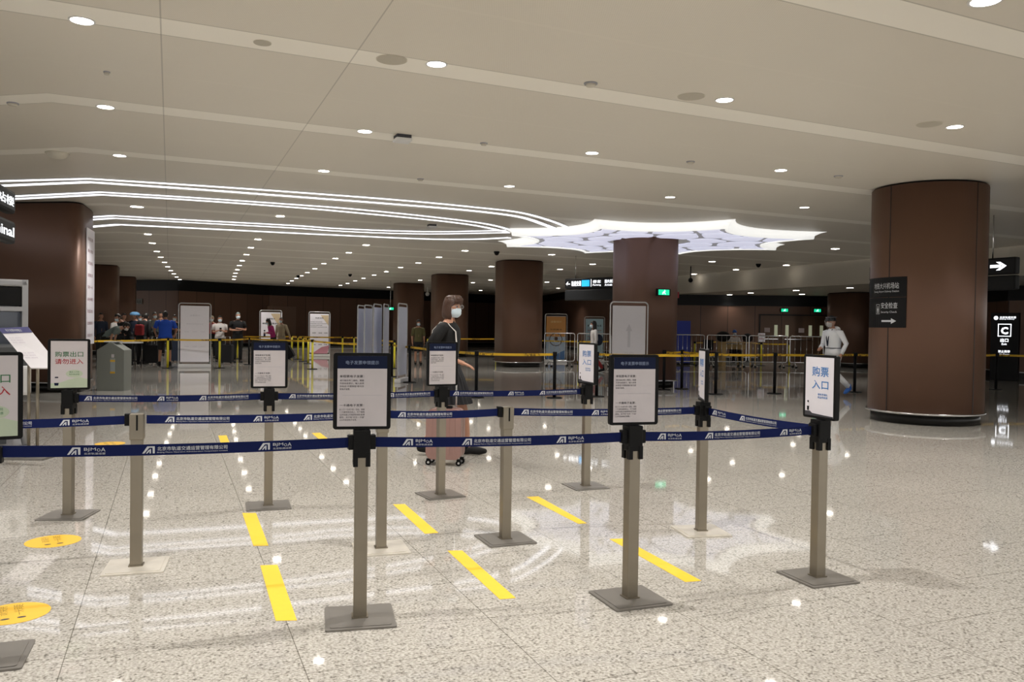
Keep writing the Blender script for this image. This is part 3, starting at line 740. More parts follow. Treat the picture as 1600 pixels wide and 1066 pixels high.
VW = lambda k, d=0: math.atan2(P3[k].y, P3[k].x)-math.pi/2+R(d)      # sign square to the line of sight, turned by d
EG = dict(G0=((0, 1053.6), (30, 1050)), A1=((517, 995), (617, 988)), A2=((964, 952), (1042, 942.5)), A3=((1269, 916), (1334, 908.6)), B1=((164, 903.6), (253, 897.8)), B2=((576, 867.7), (635, 863.5)),
          B3=((767, 855), (832, 849)), B4=((1066, 840), (1128, 838)), C1=((67, 816.6), (137, 816)), C2=((390, 799.5), (452, 796)), C3=((667.6, 782), (720, 777)), C4=((898, 766), (948, 763)))
def arm(a, b): return toward(P3[a], P3[b])
ST = [('G0', 'exit', VW('G0', 0), 'stanchion with a ticketing sign cut off by the left edge', ['A1']),
      ('A1', 'invoice', VW('A1', 0), 'nearest stanchion with black-framed electronic invoice sign, at the front centre-left', ['G0', 'A2']),
      ('A2', 'invoice', VW('A2', 24), 'front stanchion with turned electronic invoice sign, right of centre', ['A1', 'A3']),
      ('A3', 'entry', VW('A3', -50), 'corner stanchion with blue ticket-entrance sign in front of the round column', ['A2', 'B4']),
      ('B1', None, 0, 'plain steel stanchion on a base painted bright with glare, at left', ['B0']),
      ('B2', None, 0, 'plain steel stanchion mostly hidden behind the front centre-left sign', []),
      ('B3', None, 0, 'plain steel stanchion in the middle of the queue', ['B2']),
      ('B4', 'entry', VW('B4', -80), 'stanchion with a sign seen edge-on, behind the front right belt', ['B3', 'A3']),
      ('C1', 'exit', VW('C1', 0), 'stanchion with green and red ticket-exit no-entry sign', ['C2']),
      ('C2', 'invoice', VW('C2', 0), 'rear stanchion with electronic invoice sign left of the front centre-left one', ['C1', 'C3']),
      ('C3', 'invoice', VW('C3', 22), 'rear stanchion with electronic invoice sign in front of the walking woman', ['C2', 'C4']),
      ('C4', 'entry', VW('C4', -56), 'rear stanchion with narrow turned blue ticket-entrance sign', ['C3'])]
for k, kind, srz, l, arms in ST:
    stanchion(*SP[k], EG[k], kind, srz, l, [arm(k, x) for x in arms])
# off-frame end post of the second belt
pB = P3['B0']; o = empty('queue_stanchion', (pB.x, pB.y, 0), GA, 'plain steel stanchion just outside the left edge', 'stanchion', 'steel queue stanchions')
MB().prism(rrect(.335, .335, .012, 3), 0, .01).build('base_plate', M['steel_dark'], o); MB().prism(rrect(.064, .064, .004, 2), .01, .9).build('post', M['steel'], o)
MB().box((0, 0, .83), (.076, .076, .15), bev=.004).build('head', M['steel'], o)

BH = .05
def belt(a, b, label, phase=0, z0=.872, z1=.872, sag=.012, seq=None):
    A, B = P3[a].copy(), P3[b].copy(); A.z = z0; B.z = z1
    d = (B-A); d.z = 0; L = d.length; u = d.normalized(); n = Vector((u.y, -u.x, 0))
    if n.dot(-A) < 0: n = -n
    if u.cross(Vector((0, 0, 1))).dot(n) < 0: pass
    g0 = .05; g1 = L-.05
    def P(s, v):
        t = s/L; z = z0+(z1-z0)*t-sag*4*t*(1-t)
        return A+u*s+Vector((0, 0, z-A.z+v))
    o = MB(); rg = []
    for k in range(25):
        s = g0+(g1-g0)*k/24; w = BH/2
        rg.append([P(s, -w)-n*.0008, P(s, w)-n*.0008, P(s, w)+n*.0008, P(s, -w)+n*.0008])
    o.rings([[tuple(q) for q in r] for r in rg], True, smooth=False)
    root = empty('queue_belt', (0, 0, 0), 0, label, 'belt', 'navy printed queue belts')
    o.build('webbing', M['belt'], root)
    fn = lambda s, v: tuple(P(s, v)+n*.0016)
    mb = MB(); s = g0+phase; i = 0 if seq is None else seq
    def logo(s):
        h = .032; y0 = -h/2; w = .052
        Q = lambda pts: mb.add([fn(s+x*w, y0+y*h) for x, y in pts], [tuple(range(len(pts)))])
        Q([(0, 0), (.17, 0), (.56, .80), (.45, 1), (.40, 1)]); Q([(.42, 1), (.56, .8), (.82, .8), (1, 1)]); Q([(.82, .8), (1, 1), (1, 0), (.84, 0)])
        Q([(.3, 0), (.42, 0), (.62, .42), (.52, .52)]); Q([(.60, .62), (.70, .62), (.70, 0), (.58, 0)])
    while s < g1-.2:
        logo(s)
        if i % 2 == 0:
            put_text(mb, 'BJM', s+.066, -.003, h=.017, w=.047, fn=fn); put_text(mb, 'O', s+.117, -.003, h=.0135, fn=fn); put_text(mb, 'A', s+.133, -.003, h=.017, w=.018, fn=fn)
            put_text(mb, '北京轨道运营', s+.066, -.0165, h=.009, w=.085, fn=fn); s += .30
        else:
            if s+.36 > g1: break
            put_text(mb, '北京市轨道交通运营管理有限公司', s+.062, -.005, h=.019, w=.30, fn=fn, bold=.008)
            put_text(mb, 'Beijing Metro Operation Administration Corporation Limited', s+.062, -.0165, h=.0075, w=.30, fn=fn); s += .50
        i += 1
    if mb.v: mb.build('lettering', M['print'], root)
    return root
belt('G0', 'A1', 'navy printed belt running in from the left edge to the nearest sign stanchion', .26, .887, .872)
belt('A1', 'A2', 'navy printed belt between the two front electronic invoice stands', .15)
belt('A2', 'A3', 'navy printed belt from the turned invoice stand to the corner entrance stand', .10)
belt('B4', 'A3', 'navy printed belt slanting from the edge-on sign to the corner stand', .06)
belt('B0', 'B1', 'navy printed belt at left edge ending at the bright-based plain stanchion', .42, seq=1)
belt('B1', 'B2', 'navy printed belt between the bright-based plain stanchion and the hidden one', .1, seq=1)
belt('B2', 'B3', 'navy printed belt crossing in front of the suitcase', .05, seq=1)
belt('B3', 'B4', 'navy printed belt from the plain middle stanchion to the edge-on sign', .05, seq=1)
belt('C1', 'C2', 'navy printed belt behind, from the ticket-exit stand to the next', .05, seq=1)
belt('C2', 'C3', 'navy printed belt behind, passing below the row of white banners', .1, seq=1)
belt('C3', 'C4', 'navy printed belt behind, from the woman to the narrow entrance sign', .05, seq=1)

# ============================================================ YELLOW TAPE BARRIERS
def tape_post(px, py, col, l, h=.93, Y=None):
    c = fl(px, py); o = empty('tape_post', (c.x, c.y, 0), 0, l, 'barrier post', 'black tape posts' if col == 'k' else 'yellow tape posts')
    MB().cyl((0, 0, 0), .17, .018, 24, .15).build('base', M['blackm'], o)
    MB().cyl((0, 0, .018), .034, h-.018, 14).build('pole', M['blackm'] if col == 'k' else M['ypost'], o)
    MB().box((0, 0, h-.03), (.085, .085, .085), bev=.01).build('head', M['blackm'], o)
    return c
def ytape(pts, l, z=.89, sag=.015):
    mb = MB(); us = []; s = 0; rg = []
    for a, b in zip(pts, pts[1:]):
        a = Vector(a); b = Vector(b); L = (Vector((b.x, b.y))-Vector((a.x, a.y))).length
        d = Vector((b.x-a.x, b.y-a.y, 0)).normalized(); n = Vector((d.y, -d.x, 0))*.001
        for k in range(9):
            t = k/8; p = a.lerp(b, t); zz = (a.z if a.z > .3 else z)*(1-t)+(b.z if b.z > .3 else z)*t-sag*4*t*(1-t)
            rg.append([(p.x-n.x, p.y-n.y, zz-.026), (p.x-n.x, p.y-n.y, zz+.026), (p.x+n.x, p.y+n.y, zz+.026), (p.x+n.x, p.y+n.y, zz-.026)]); us.append(s+L*t)
        s += L
    mb.rings(rg, True, smooth=False)
    me = bpy.data.meshes.new('barrier_tape'); me.from_pydata(mb.v, [], mb.f); uv = me.uv_layers.new(name='uv')
    for p in me.polygons:
        for li in p.loop_indices: vi = me.loops[li].vertex_index; uv.data[li].uv = (us[vi//4], (vi % 4)*.02)
    me.materials.append(M['ytape']); me.update()
    o = bpy.data.objects.new('barrier_tape', me); COL.objects.link(o)
    return tag(o, l, 'barrier tape', 'yellow barrier tapes')
KP = [((612, 589), 'black tape post behind the edge-on banners'), ((640, 598), 'black tape post right of the last edge-on banner'), ((744, 621.5), 'black tape post right of the walking woman'),
      ((866, 622), 'black tape post below the round-logo poster'), ((932, 620), 'black tape post just behind the narrow entrance sign'),
      ((1037, 609.5), 'black tape post in front of the star column'), ((1065, 608), 'black tape post right of the star column'), ((1118, 616.5), 'black tape post right of the edge-on sign'),
      ((1210, 615.5), 'black tape post left of the person in white'), ((1335, 613), 'black tape post right of the person in white'), ((1556, 609), 'black tape post in front of the exit C totem')]
KC = [tape_post(*p, 'k', l) for p, l in KP]
YP = [((262, 575.5), 'yellow tape post in front of the man in blue'), ((343, 575.5), 'yellow tape post in front of the man in the white shirt'), ((488, 577), 'nearest yellow tape post left of the poster banner'),
      ((481.5, 568.5), 'second of the receding yellow posts from the front'), ((473.5, 565), 'third of the receding yellow posts from the front'), ((465.5, 562), 'fourth of the receding yellow posts from the front'), ((456, 559), 'rearmost of the receding yellow posts'),
      ((535, 561), 'yellow tape post right of the pink poster banner'), ((553, 561), 'yellow tape post just left of the edge-on banners'), ((616, 576), 'yellow tape post between edge-on banners'),
      ((371, 561), 'yellow tape post behind the man in black'), ((903, 569), 'yellow tape post behind the steel barrier by the orange poster'), ((1085, 570), 'yellow tape post in front of the blue board'),
      ((1189, 571.5), 'yellow tape post carrying a white notice'), ((1233, 572), 'yellow tape post left of the doors')]
YC = [tape_post(*p, 'y', l) for p, l in YP]
pierp = Vector((gx(140, 22), 22, 0))
B1_ = fl(389, 573)
ytape([pierp, YC[0]], 'yellow barrier tape in front of the bending crowd')
ytape([YC[0], YC[1]], 'yellow barrier tape passing the wide white banner')
cb = tape_post(389, 570, 'k', 'black tape post right of the man in black')
ytape([YC[1], cb, YC[2]], 'yellow barrier tape from the white-shirted man to the poster banner')
ytape([YC[2], fl(556, 588), KC[0]], 'yellow barrier tape in front of the edge-on banners')
ytape([KC[0], KC[1]], 'short yellow barrier tape crossing the last edge-on banner')
ytape([KC[1], KC[2]], 'yellow barrier tape behind the walking woman')
ytape([KC[2], KC[3]], 'yellow barrier tape in front of the column left of the star')
ytape([KC[4], fl(1040, 622), KC[7]], 'bright yellow barrier tape sloping up to the edge-on sign')
ytape([KC[5], KC[6], KC[7]], 'short yellow barrier tape right of the star column')
ytape([KC[7], KC[8]], 'yellow barrier tape in front of the desk')
ytape([KC[8], KC[9]], 'yellow barrier tape behind the person in white')
ytape([KC[9], fl(1450, 612), KC[10]], 'yellow barrier tape disappearing behind the round column')
ytape([KC[10], fl(1700, 611)], 'yellow barrier tape leaving by the right edge')
for i in range(2, 6): ytape([YC[i], YC[i+1]], '%s receding yellow tape between the close yellow posts' % ORD[i-2])
ytape([YC[6], YC[7]], 'rear yellow tape behind the pink poster banner')
ytape([YC[7], YC[8]], 'rear yellow tape left of the edge-on banners')
ytape([YC[10], YC[6]], 'rear yellow tape behind the pink-dressed woman')
ytape([YC[8], YC[9]], 'rear yellow tape behind the edge-on banners')
for q_, l_ in (((668, 561), 'yellow tape post behind the walking woman'), ((775, 562), 'yellow tape post hidden by the column left of the star')): tape_post(*q_, 'y', l_)
ytape([fl(668, 561), fl(775, 562)], 'far yellow tape behind the walking woman')
ytape([fl(840, 566), YC[11], fl(950, 568)], 'far yellow tape behind the steel barriers')
ytape([YC[12], fl(1118, 566)], 'far yellow tape by the blue board')
ytape([fl(1172, 567), YC[13], YC[14]], 'far yellow tape in front of the doors')
nt_ = YC[13]
o = empty('notice_board', (nt_.x, nt_.y, .94), 0, 'small white notice with red print on top of a yellow post', 'notice')
MB().box((0, 0, .2), (.28, .02, .36)).build('board', M['white'], o)
mb = MB(); put_text(mb, '请出示', -.1, .26, h=.07, w=.2, fn=lambda x, y: (x, -.011, y)); put_text(mb, '健康宝', -.1, .12, h=.07, w=.2, fn=lambda x, y: (x, -.011, y)); mb.build('lettering', M['red_ink'], o)

# ============================================================ BANNER STANDS
def banner(c, rz, w, h, label, face, group='standing banners', content=None, frame=M['silver']):
    o = empty('banner_stand', (c.x, c.y, 0), rz, label, 'banner stand', group)
    fr = MB(); P = rrect(w, h-.06, .08, 5, 0, (h-.06)/2+.06); pts = [(x, 0, z) for x, z in P]
    pts = pts+[pts[0]]; fr.tube(pts, .016, 8); fr.build('frame', frame, o)
    MB().box((0, 0, (h-.1)/2+.1), (w-.1, .024, h-.26)).build('panel', face, o)
    MB().box((0, 0, .05), (w+.03, .34 if group != 'edge-on white banners' else .16, .1), bev=.02).build('base', M['whitep'], o)
    if content: content(o, w, h)
    return o
F0 = lambda x, y: (x, -.014, y)
def faint(o, w, h):
    mb = MB()
    put_text(mb, '温馨提示', 0, h*.80, h=.05, w=.3, fn=F0, align='c'); put_text(mb, '请提前准备好证件', 0, h*.67, h=.035, w=.5, fn=F0, align='c')
    for i, x in enumerate((-.24, 0, .24)):
        for z in (.55, .32): put_text(mb, '现金购票', x, h*z, h=.03, w=.13, fn=F0, align='c')
    mb.build('lettering', mat('very faint ink', 'd6d3dd', .5), o)
c = fl(304, 574.5); banner(c, math.atan2(c.y, c.x)-math.pi/2, .95, 2.03, 'wide white banner stand beside the man in blue', M['white'], content=faint)
def arrowc(o, w, h):
    mb = MB(); face_prism(mb, [(-.03, h*.5), (.03, h*.5), (.03, h*.68), (.075, h*.68), (0, h*.76), (-.075, h*.68), (-.03, h*.68)], -.0145, -.013); put_text(mb, '方向', 0, h*.42, h=.06, w=.22, fn=F0, align='c')
    mb.build('lettering', mat('pale grey print', 'bdbdc7', .5), o)
c = fl(981, 613); banner(c, math.atan2(c.y, c.x)-math.pi/2+R(14), .86, 2.03, 'pale grey banner stand with a faint arrow in front of the star column', mat('pale grey board', 'd2d1da', .4), content=arrowc)
def rainbow(kind):
    def f(o, w, h):
        if kind == 'a':
            mb = MB(); face_prism(mb, [(w*.0, h*.93), (w*.43, h*.93), (w*.43, h*.62)], -.0135, -.0125); mb.build('corner_print', mat('pale peach print', 'd9c4a0', .5), o)
            mb = MB(); put_text(mb, '购票提示', 0, h*.80, h=.07, w=.36, fn=F0, align='c', bold=.008); put_text(mb, '请佩戴口罩进站', 0, h*.70, h=.07, w=.7, fn=F0, align='c', bold=.008)
            face_prism(mb, rrect(.08, .22, .03, 3, -.25, h*.47), -.0145, -.013); face_prism(mb, [(-.25+.035*math.cos(t/6*math.pi), h*.56+.035*math.sin(t/6*math.pi)) for t in range(12)], -.0145, -.013); mb.build('lettering', M['navy'], o)
        else:
            mb = MB(); face_prism(mb, [(-.3, .14), (.35, .14), (.43, .5), (.1, .42)], -.0135, -.0125); mb.build('lower_print', mat('pink print', 'c98a98', .5), o)
            mb = MB(); face_prism(mb, [(.05, h*.93), (w*.43, h*.93), (w*.43, h*.7)], -.0135, -.0125); mb.build('corner_print', mat('pale peach print', 'd9c4a0', .5), o)
            mb = MB(); put_text(mb, '购票流程', 0, h*.85, h=.06, w=.34, fn=F0, align='c', bold=.008)
            for i in range(4): put_text(mb, '请按照提示有序排队购票', -.38, h*.77-i*.075, h=.035, w=.7 if i % 2 else .5, fn=F0)
            for x in (-.22, .04, .28):
                for z in (.52, .42, .26): put_text(mb, '购票', x, h*z, h=.045, w=.14, fn=F0, align='c', bold=.008)
            mb.build('lettering', M['navy'], o)
    return f
c = fl(422.5, 557.5); banner(c, math.atan2(c.y, c.x)-math.pi/2, .9, 1.98, 'white poster banner behind the woman in pink', M['white'], content=rainbow('a'))
c = fl(498.5, 557.5); banner(c, math.atan2(c.y, c.x)-math.pi/2, .9, 1.95, 'white poster banner with pink artwork right of the woman in pink', M['white'], content=rainbow('b'))
def orange(o, w, h):
    mb = MB(); face_prism(mb, rrect(w-.1, h*.42, .01, 2, 0, h*.74), -.0135, -.0125); mb.build('upper_print', mat('orange print', 'c98f4e', .5), o)
    mb = MB(); face_prism(mb, [(-.38, .12), (.38, .12), (.38, .5), (.2, .42), (0, .3), (-.38, .25)], -.0135, -.0125); mb.build('lower_print', mat('blue print', '4a6e9e', .5), o)
    mb = MB()
    for r0, r1 in ((.24, .27),):
        n = 32; rg = [[(r*math.cos(2*math.pi*i/n), y, h*.47+r*math.sin(2*math.pi*i/n)) for i in range(n)] for r, y in ((r0, -.013), (r0, -.016), (r1, -.016), (r1, -.013))]; mb.rings(rg, False)
    put_text(mb, '文明乘车', 0, h*.66, h=.07, w=.5, fn=F0, align='c', bold=.008); face_prism(mb, rrect(.16, .14, .04, 3, 0, h*.49), -.0145, -.013); mb.build('lettering', mat('dark brown print', '4a3428', .5), o)
    mb = MB(); put_text(mb, '温馨提示', 0, h*.82, h=.08, w=.46, fn=F0, align='c'); mb.build('pale_lettering', mat('cream print', 'e0c890', .5), o)
c = fl(868, 566); banner(c, math.atan2(c.y, c.x)-math.pi/2, .9, 1.98, 'orange and blue poster banner with a round emblem', mat('pale blue board', 'a3b3c4', .5), content=orange)
def bluec(o, w, h):
    mb = MB(); put_text(mb, '乘车提示信息', 0, h*.78, h=.09, w=.6, fn=F0, align='c', bold=.008); mb.build('heading', M['navy'], o)
    mb = MB()
    for i in range(5): put_text(mb, '请保持安全距离', -.3, h*.68-i*.13, h=.06, w=.6, fn=F0)
    mb.build('lettering', M['red_ink'], o)
c = fl(928, 565); banner(c, math.atan2(c.y, c.x)-math.pi/2, .85, 1.9, 'pale blue poster banner behind the woman in a white jacket', mat('light blue board', 'a9c6d2', .5), content=bluec)
for px, py, Y, d, l in ((564.5, 478, 22.6, 78, 'leftmost of the five edge-on white banners'), (575.7, 477.5, 22.4, 77, 'second of the five edge-on white banners'), (590, 476, 22.0, 77, 'third of the five edge-on white banners'),
                        (603.3, 476, 22.2, 82, 'fourth of the five edge-on white banners'), (629, 475, 20.9, 76, 'rightmost edge-on white banner, standing apart')):
    c = Vector(loc2(gp(px, Y))); banner(c, math.atan2(c.y, c.x)-math.pi/2+R(d if px != 0 else 0), .92, zat(px, py, Y), l, mat('cool white board', 'dfe3f2', .35), 'edge-on white banners')

# ============================================================ STEEL BARRIERS
def barrier(p, q, l):
    d = q-p; L = d.length; o = empty('steel_barrier', (p.x, p.y, 0), math.atan2(d.y, d.x), l, 'barrier', 'steel crowd barriers'); h = 1.22
    fr = MB(); P = rrect(L-.06, h-.2, .07, 4, L/2, (h-.2)/2+.2); fr.tube([(x, 0, z) for x, z in P]+[(P[0][0], 0, P[0][1])], .02, 8); fr.build('frame', M['chrome'], o)
    n = int(L/.19)
    for i in range(1, n): MB().cyl((L*i/n, 0, .2), .009, h-.2, 6).build('bar', M['chrome'], o)
    for x in (.22, L-.22):
        f = MB(); f.tube([(x, -.26, .05), (x, 0, .2), (x, .26, .05)], .016, 6); f.build('foot', M['chrome'], o)
        for y in (-.26, .26): MB().cyl((x-.0, y, 0), .05, .05, 10).build('caster', M['blackm'], o)
zz = lambda px, py: fl(px, py)
for a, b, l in (((849, 573), (898.5, 573), 'steel crowd barrier in front of the orange poster'), ((900.5, 573), (955, 573), 'steel crowd barrier beside the woman in a white jacket'),
                ((1052, 573), (1101, 573), 'steel crowd barrier in front of the blue board'), ((1103, 573), (1166.5, 573.5), 'steel crowd barrier in front of the desk'),
                ((1168.5, 573.5), (1230.5, 574.5), 'steel crowd barrier right of the desk'), ((1232.5, 574.5), (1287, 575.5), 'steel crowd barrier in front of the doors')):
    barrier(zz(*a), zz(*b), l)
# blue board
c = fl(1065, 570); o = empty('blue_board', (c.x, c.y, 0), 0, 'plain royal blue standing board right of the star column', 'board')
MB().box((0, 0, .92), (.66, .04, 1.7)).build('panel', M['bluepanel'], o); MB().box((0, 0, .04), (.6, .4, .06)).build('base', M['blackm'], o)

# ============================================================ DESK
dY = 33.2; dc = Vector((gx(1152, dY), dY, 0)); dsk = empty('desk', (dc.x, dc.y, 0), R(4), 'light wooden desk behind the steel barrier, with a person seated', 'desk')
MB().box((0, 0, .93), (1.4, .6, .04)).build('desktop', M['tan'], dsk); MB().box((-.62, 0, .455), (.16, .56, .91)).build('side_panel', M['tan'], dsk); MB().box((-.1, .1, .75), (1.0, .03, .2)).build('front_panel', M['tan'], dsk)
for x, y in ((.66, -.26), (.66, .26), (.15, -.26), (.15, .26)): MB().box((x, y, .455), (.045, .045, .91)).build('leg', M['tan'], dsk)
bg = MB(); bg.ball((0, 0, .2), (.3, .2, .22), 14, 9); o = bg.build('bag', M['blk_cloth']); o.location = (dc.x-.55, dc.y+.05, .955); tag(o, 'large black bag resting on the left of the desk', 'bag')
bg = MB(); bg.ball((0, 0, .17), (.22, .18, .18), 14, 9); o = bg.build('bag', M['blk_cloth']); o.location = (dc.x+.45, dc.y+.1, .952); tag(o, 'smaller black bag on the right of the desk', 'bag')
# chair left of the desk
ch = empty('office_chair', (gx(1112, 32.6), 32.6, 0), R(20), 'black padded chair left of the desk', 'chair')
MB().box((0, 0, .5), (.48, .46, .08), bev=.03).build('seat', M['blk_cloth'], ch); MB().box((0, .22, .82), (.46, .07, .42), bev=.03).build('backrest', M['blk_cloth'], ch)
for x in (-.2, .2):
    for y in (-.19, .19): MB().cyl((x, y, 0), .014, .47, 8).build('leg', M['chrome'], ch)
MB().box((0, .2, .58), (.05, .03, .2)).build('back_support', M['chrome'], ch)

# ============================================================ DOORS, EXIT SIGNS, ALARM, CLOCK
def wallpt(px, k=0):       # point on the right wall, and its heading
    a, b = Vector(W2[2]), Vector(W2[3]); d = b-a
    for i in range(600):
        p = a+d*(i/500); 
        v = camo.matrix_world.inverted() @ Vector((p.x, p.y, 1.4))
        if 800+F*v.x/-v.z >= px: return Vector((p.x, p.y, 0)), math.atan2(d.y, d.x)
    return Vector((b.x, b.y, 0)), math.atan2(d.y, d.x)
M['door'] = mat('brown door leaf', '57402f', .4, .2)
M['glasslit'] = mat('lit door glass', 'c8ccb0', .3, emit='b9bda0', es=.1)
for n_, (pl0, lab) in enumerate((((1203, 1212, 1228), 'left'), ((1256, 1265, 1282), 'right'))):
    pn, wr = wallpt((pl0[1]+pl0[2])/2); o = empty('door_%d' % (n_+1), (pn.x, pn.y, 0), wr, kind='structure')
    MB().box((0, -.05, 1.08), (1.95, .05, 2.16)).build('door_frame', M['browns'], o)
    for s_ in (-1, 1):
        MB().box((s_*.46, -.08, 1.06), (.9, .03, 2.08)).build('door_leaf', M['door'], o); MB().box((s_*.24, -.1, 1.42), (.14, .02, .52)).build('door_glass', M['glasslit'], o)
        MB().box((s_*.45, -.125, 1.05), (.62, .03, .03)).build('push_bar', M['chrome'], o)
    MB().box((-.62, -.1, 1.45), (.24, .012, .2)).build('door_notice', mat('pinkish notice', 'a89a98', .5), o)
def exit_sign(loc, rz, l, w=.36, box=True):
    o = empty('exit_sign', loc, rz, l, 'exit sign', 'green exit signs')
    MB().box((0, 0, 0), (w, .06, .17), bev=.006).build('housing', M['blackm'], o); MB().box((0, -.032, 0), (w*.8, .006, .13)).build('lit_panel', M['exit'], o)
    mb = MB(); face_prism(mb, [(-.05, -.05), (-.02, -.05), (.0, -.01), (.03, -.05), (.055, -.045), (.02, .01), (.05, .02), (.045, .035), (0, .03), (-.04, .0)], -.037, -.0355)
    face_prism(mb, [(.02+.014*math.cos(t/5*math.pi), .048+.014*math.sin(t/5*math.pi)) for t in range(10)], -.037, -.0355); mb.build('running_figure', M['exitw'], o); return o
for px, py, l in ((1224, 485, 'left lit green exit sign above the doors'), (1275, 485.5, 'right lit green exit sign above the doors')):
    p, wr = wallpt(px); exit_sign((p.x, p.y-.09, zat(px, py, p.y)), wr, l)
Yb = 20.0-.03; p = at(1036, 457, 19.92); exit_sign((p.x, 19.9, p.z), GA, 'lit green exit sign box on the star column', .38)
p = at(610, 482.5, 44.5); es_ = exit_sign((p.x, p.y, p.z), 0, 'tiny green exit sign beside the edge-on banners', .45); MB().cyl((0, 0, .08), .015, CEIL-p.z-.082, 8).build('hanger_rod', M['chrome'], es_)
o = empty('alarm_bell', tuple(at(1056.5, 461, 20.9)), GA, 'red alarm box on the edge of the star column', 'alarm'); MB().box((0, 0, 0), (.12, .1, .16), bev=.02).build('housing', mat('red plastic', '8e1c22', .4), o)
MB().cyl((0, 0, .08), .03, .05, 10).build('beacon', mat('red lens', 'b02028', .3), o)
a_, b_ = Vector(W[3]), Vector(W[4]); wr_ = math.atan2(b_.y-a_.y, b_.x-a_.x); p = a_.lerp(b_, .03)
o = empty('door_3', (p.x, p.y, 0), wr_, kind='structure')
MB().box((.0, -.03, 1.25), (3.0, .04, 2.5)).build('door_leaf', mat('light brown service door', '6b5243', .45, .1), o); MB().box((0, -.055, 1.2), (.02, .01, 2.35)).build('door_gap', M['browns'], o)
a_, b_ = Vector(W[1]), Vector(W[2]); wr_ = math.atan2(b_.y-a_.y, b_.x-a_.x); p = a_.lerp(b_, .73)
o = empty('wall_notice', (p.x, p.y, zat(216, 471, p.y)), wr_, 'small pale notice high on the back wall at the left', 'notice')
MB().box((0, -.04, 0), (.62, .03, .3)).build('board', mat('dim pale board', '8d8a80', .5), o); mb = MB()
for x in (-.18, 0, .18): put_text(mb, '人', x, -.1, h=.2, w=.14, fn=lambda x, y: (x, -.058, y), align='c')
mb.build('pictogram', M['browns'], o)
# clock on the passage wall
p = at(879, 463, 58.5); o = empty('wall_clock', tuple(p), R(-20), 'round pale clock on the dark passage wall', 'clock'); m4 = Matrix.Rotation(math.pi/2, 4, 'X')
MB().cyl((0, 0, 0), .3, .05, 28, mtx=m4).build('case', M['chrome'], o); MB().cyl((0, 0, .05), .27, .01, 28, mtx=m4).build('face', M['whitep'], o)
MB().box((0, -.07, .09), (.02, .01, .2)).build('hour_hand', M['black'], o); MB().box((.06, -.07, 0), (.14, .01, .02)).build('minute_hand', M['black'], o)

# ============================================================ HANGING SIGNS, TOTEM
def hanging(p, q, z1, z0, label, content, lower=None, rods=True, depth=.16):
    d = q-p; L = d.length; o = empty('hanging_sign', (p.x, p.y, 0), math.atan2(d.y, d.x), label, 'sign', 'hanging direction signs')
    MB().box((L/2, 0, (z0+z1)/2), (L, depth, z1-z0), bev=.03).build('panel', M['signblk'], o)
    if lower: MB().box((L/2, 0, (lower[0]+lower[1])/2), (L, depth, lower[1]-lower[0]), bev=.03).build('lower_panel', mat('dark grey panel', '1c1d1e', .5, spec=.2), o)
    for x in (L*.1, L*.85) if depth > .12 else (L*.3,): MB().cyl((x, 0, z1-.01), .012, CEIL-z1+.01, 8).build('hanger_rod', M['chrome'], o)
    T = lambda x, y: (x, -depth/2-.004, z0+y)
    content(o, L, z1-z0, T)
    return o
def c1(o, L, h, T):
    mb = MB(); put_text(mb, '←', .06, h*.25, h=h*.45, fn=T, bold=.01); put_text(mb, '轨道交通', .3, h*.25, h=h*.5, w=.42, fn=T, bold=.008)
    put_text(mb, '停车', 1.22, h*.45, h=h*.32, w=.34, fn=T); put_text(mb, 'Parking', 1.22, h*.18, h=h*.2, w=.34, fn=T); put_text(mb, '国内到达', 1.72, h*.45, h=h*.32, w=.4, fn=T); put_text(mb, 'Arrivals', 1.72, h*.18, h=h*.2, w=.3, fn=T)
    mb.add([T(1.14, h*.15), T(1.16, h*.15), T(1.16, h*.85), T(1.14, h*.85)], [(0, 1, 2, 3)]); mb.add([T(2.2, h*.15), T(2.22, h*.15), T(2.22, h*.85), T(2.2, h*.85)], [(0, 1, 2, 3)])
    put_text(mb, '出口', 2.3, h*.25, h=h*.4, w=.5, fn=T, bold=.008); mb.build('lettering', M['signlit'], o)
    mb = MB(); mb.add([T(.75, h*.2), T(1.08, h*.2), T(1.08, h*.8), T(.75, h*.8)], [(0, 1, 2, 3)]); mb.build('cyan_pictogram', M['signcyan'], o)
pA = Vector(loc2(gp(884, 27.5))); pB_ = Vector(loc2(gp(1040, 24.6)))
hanging(pA, pB_, zat(884, 436, 27.5), zat(884, 452, 27.5), 'long black hanging sign with lit directions left of the star column', c1, (zat(884, 470, 27.5), zat(884, 453.5, 27.5)))
def c2(o, L, h, T):
    mb = MB(); x = L-.5; s_ = h*.55; y = h*.5
    mb.add([T(x, y-.03), T(x+.22, y-.025), T(x+.22, y+.025), T(x, y+.03)], [(0, 1, 2, 3)])
    for k in (1, -1): mb.add([T(x+.12, y+k*s_*.45), T(x+.2, y+k*s_*.45), T(x+.33, y), T(x+.25, y)], [(0, 1, 2, 3)])
    for k in range(6): put_text(mb, '行李提取轨道交通', L-1.5-k*1.2, h*.3, h=h*.4, w=.5, fn=T) if k < 2 else None
    mb.build('lettering', M['signlit'], o)
    mb = MB(); x = L-.74; mb.add([T(x, y-s_*.5), T(x+.2, y-s_*.5), T(x+.2, y+s_*.5), T(x, y+s_*.5)], [(0, 1, 2, 3)]); mb.build('cyan_pictogram', M['signcyan'], o)
    mb = MB(); x += .1; mb.add([tuple(Vector(T(x+.065*math.cos(t/8*math.pi), y+.065*math.sin(t/8*math.pi)))+Vector((0, -.003, 0))) for t in range(16)], [tuple(range(16))]); mb.build('white_disc', M['signlit'], o)
pA = Vector(loc2(gp(1360, 19))); pB_ = Vector(loc2(gp(1588, 16)))
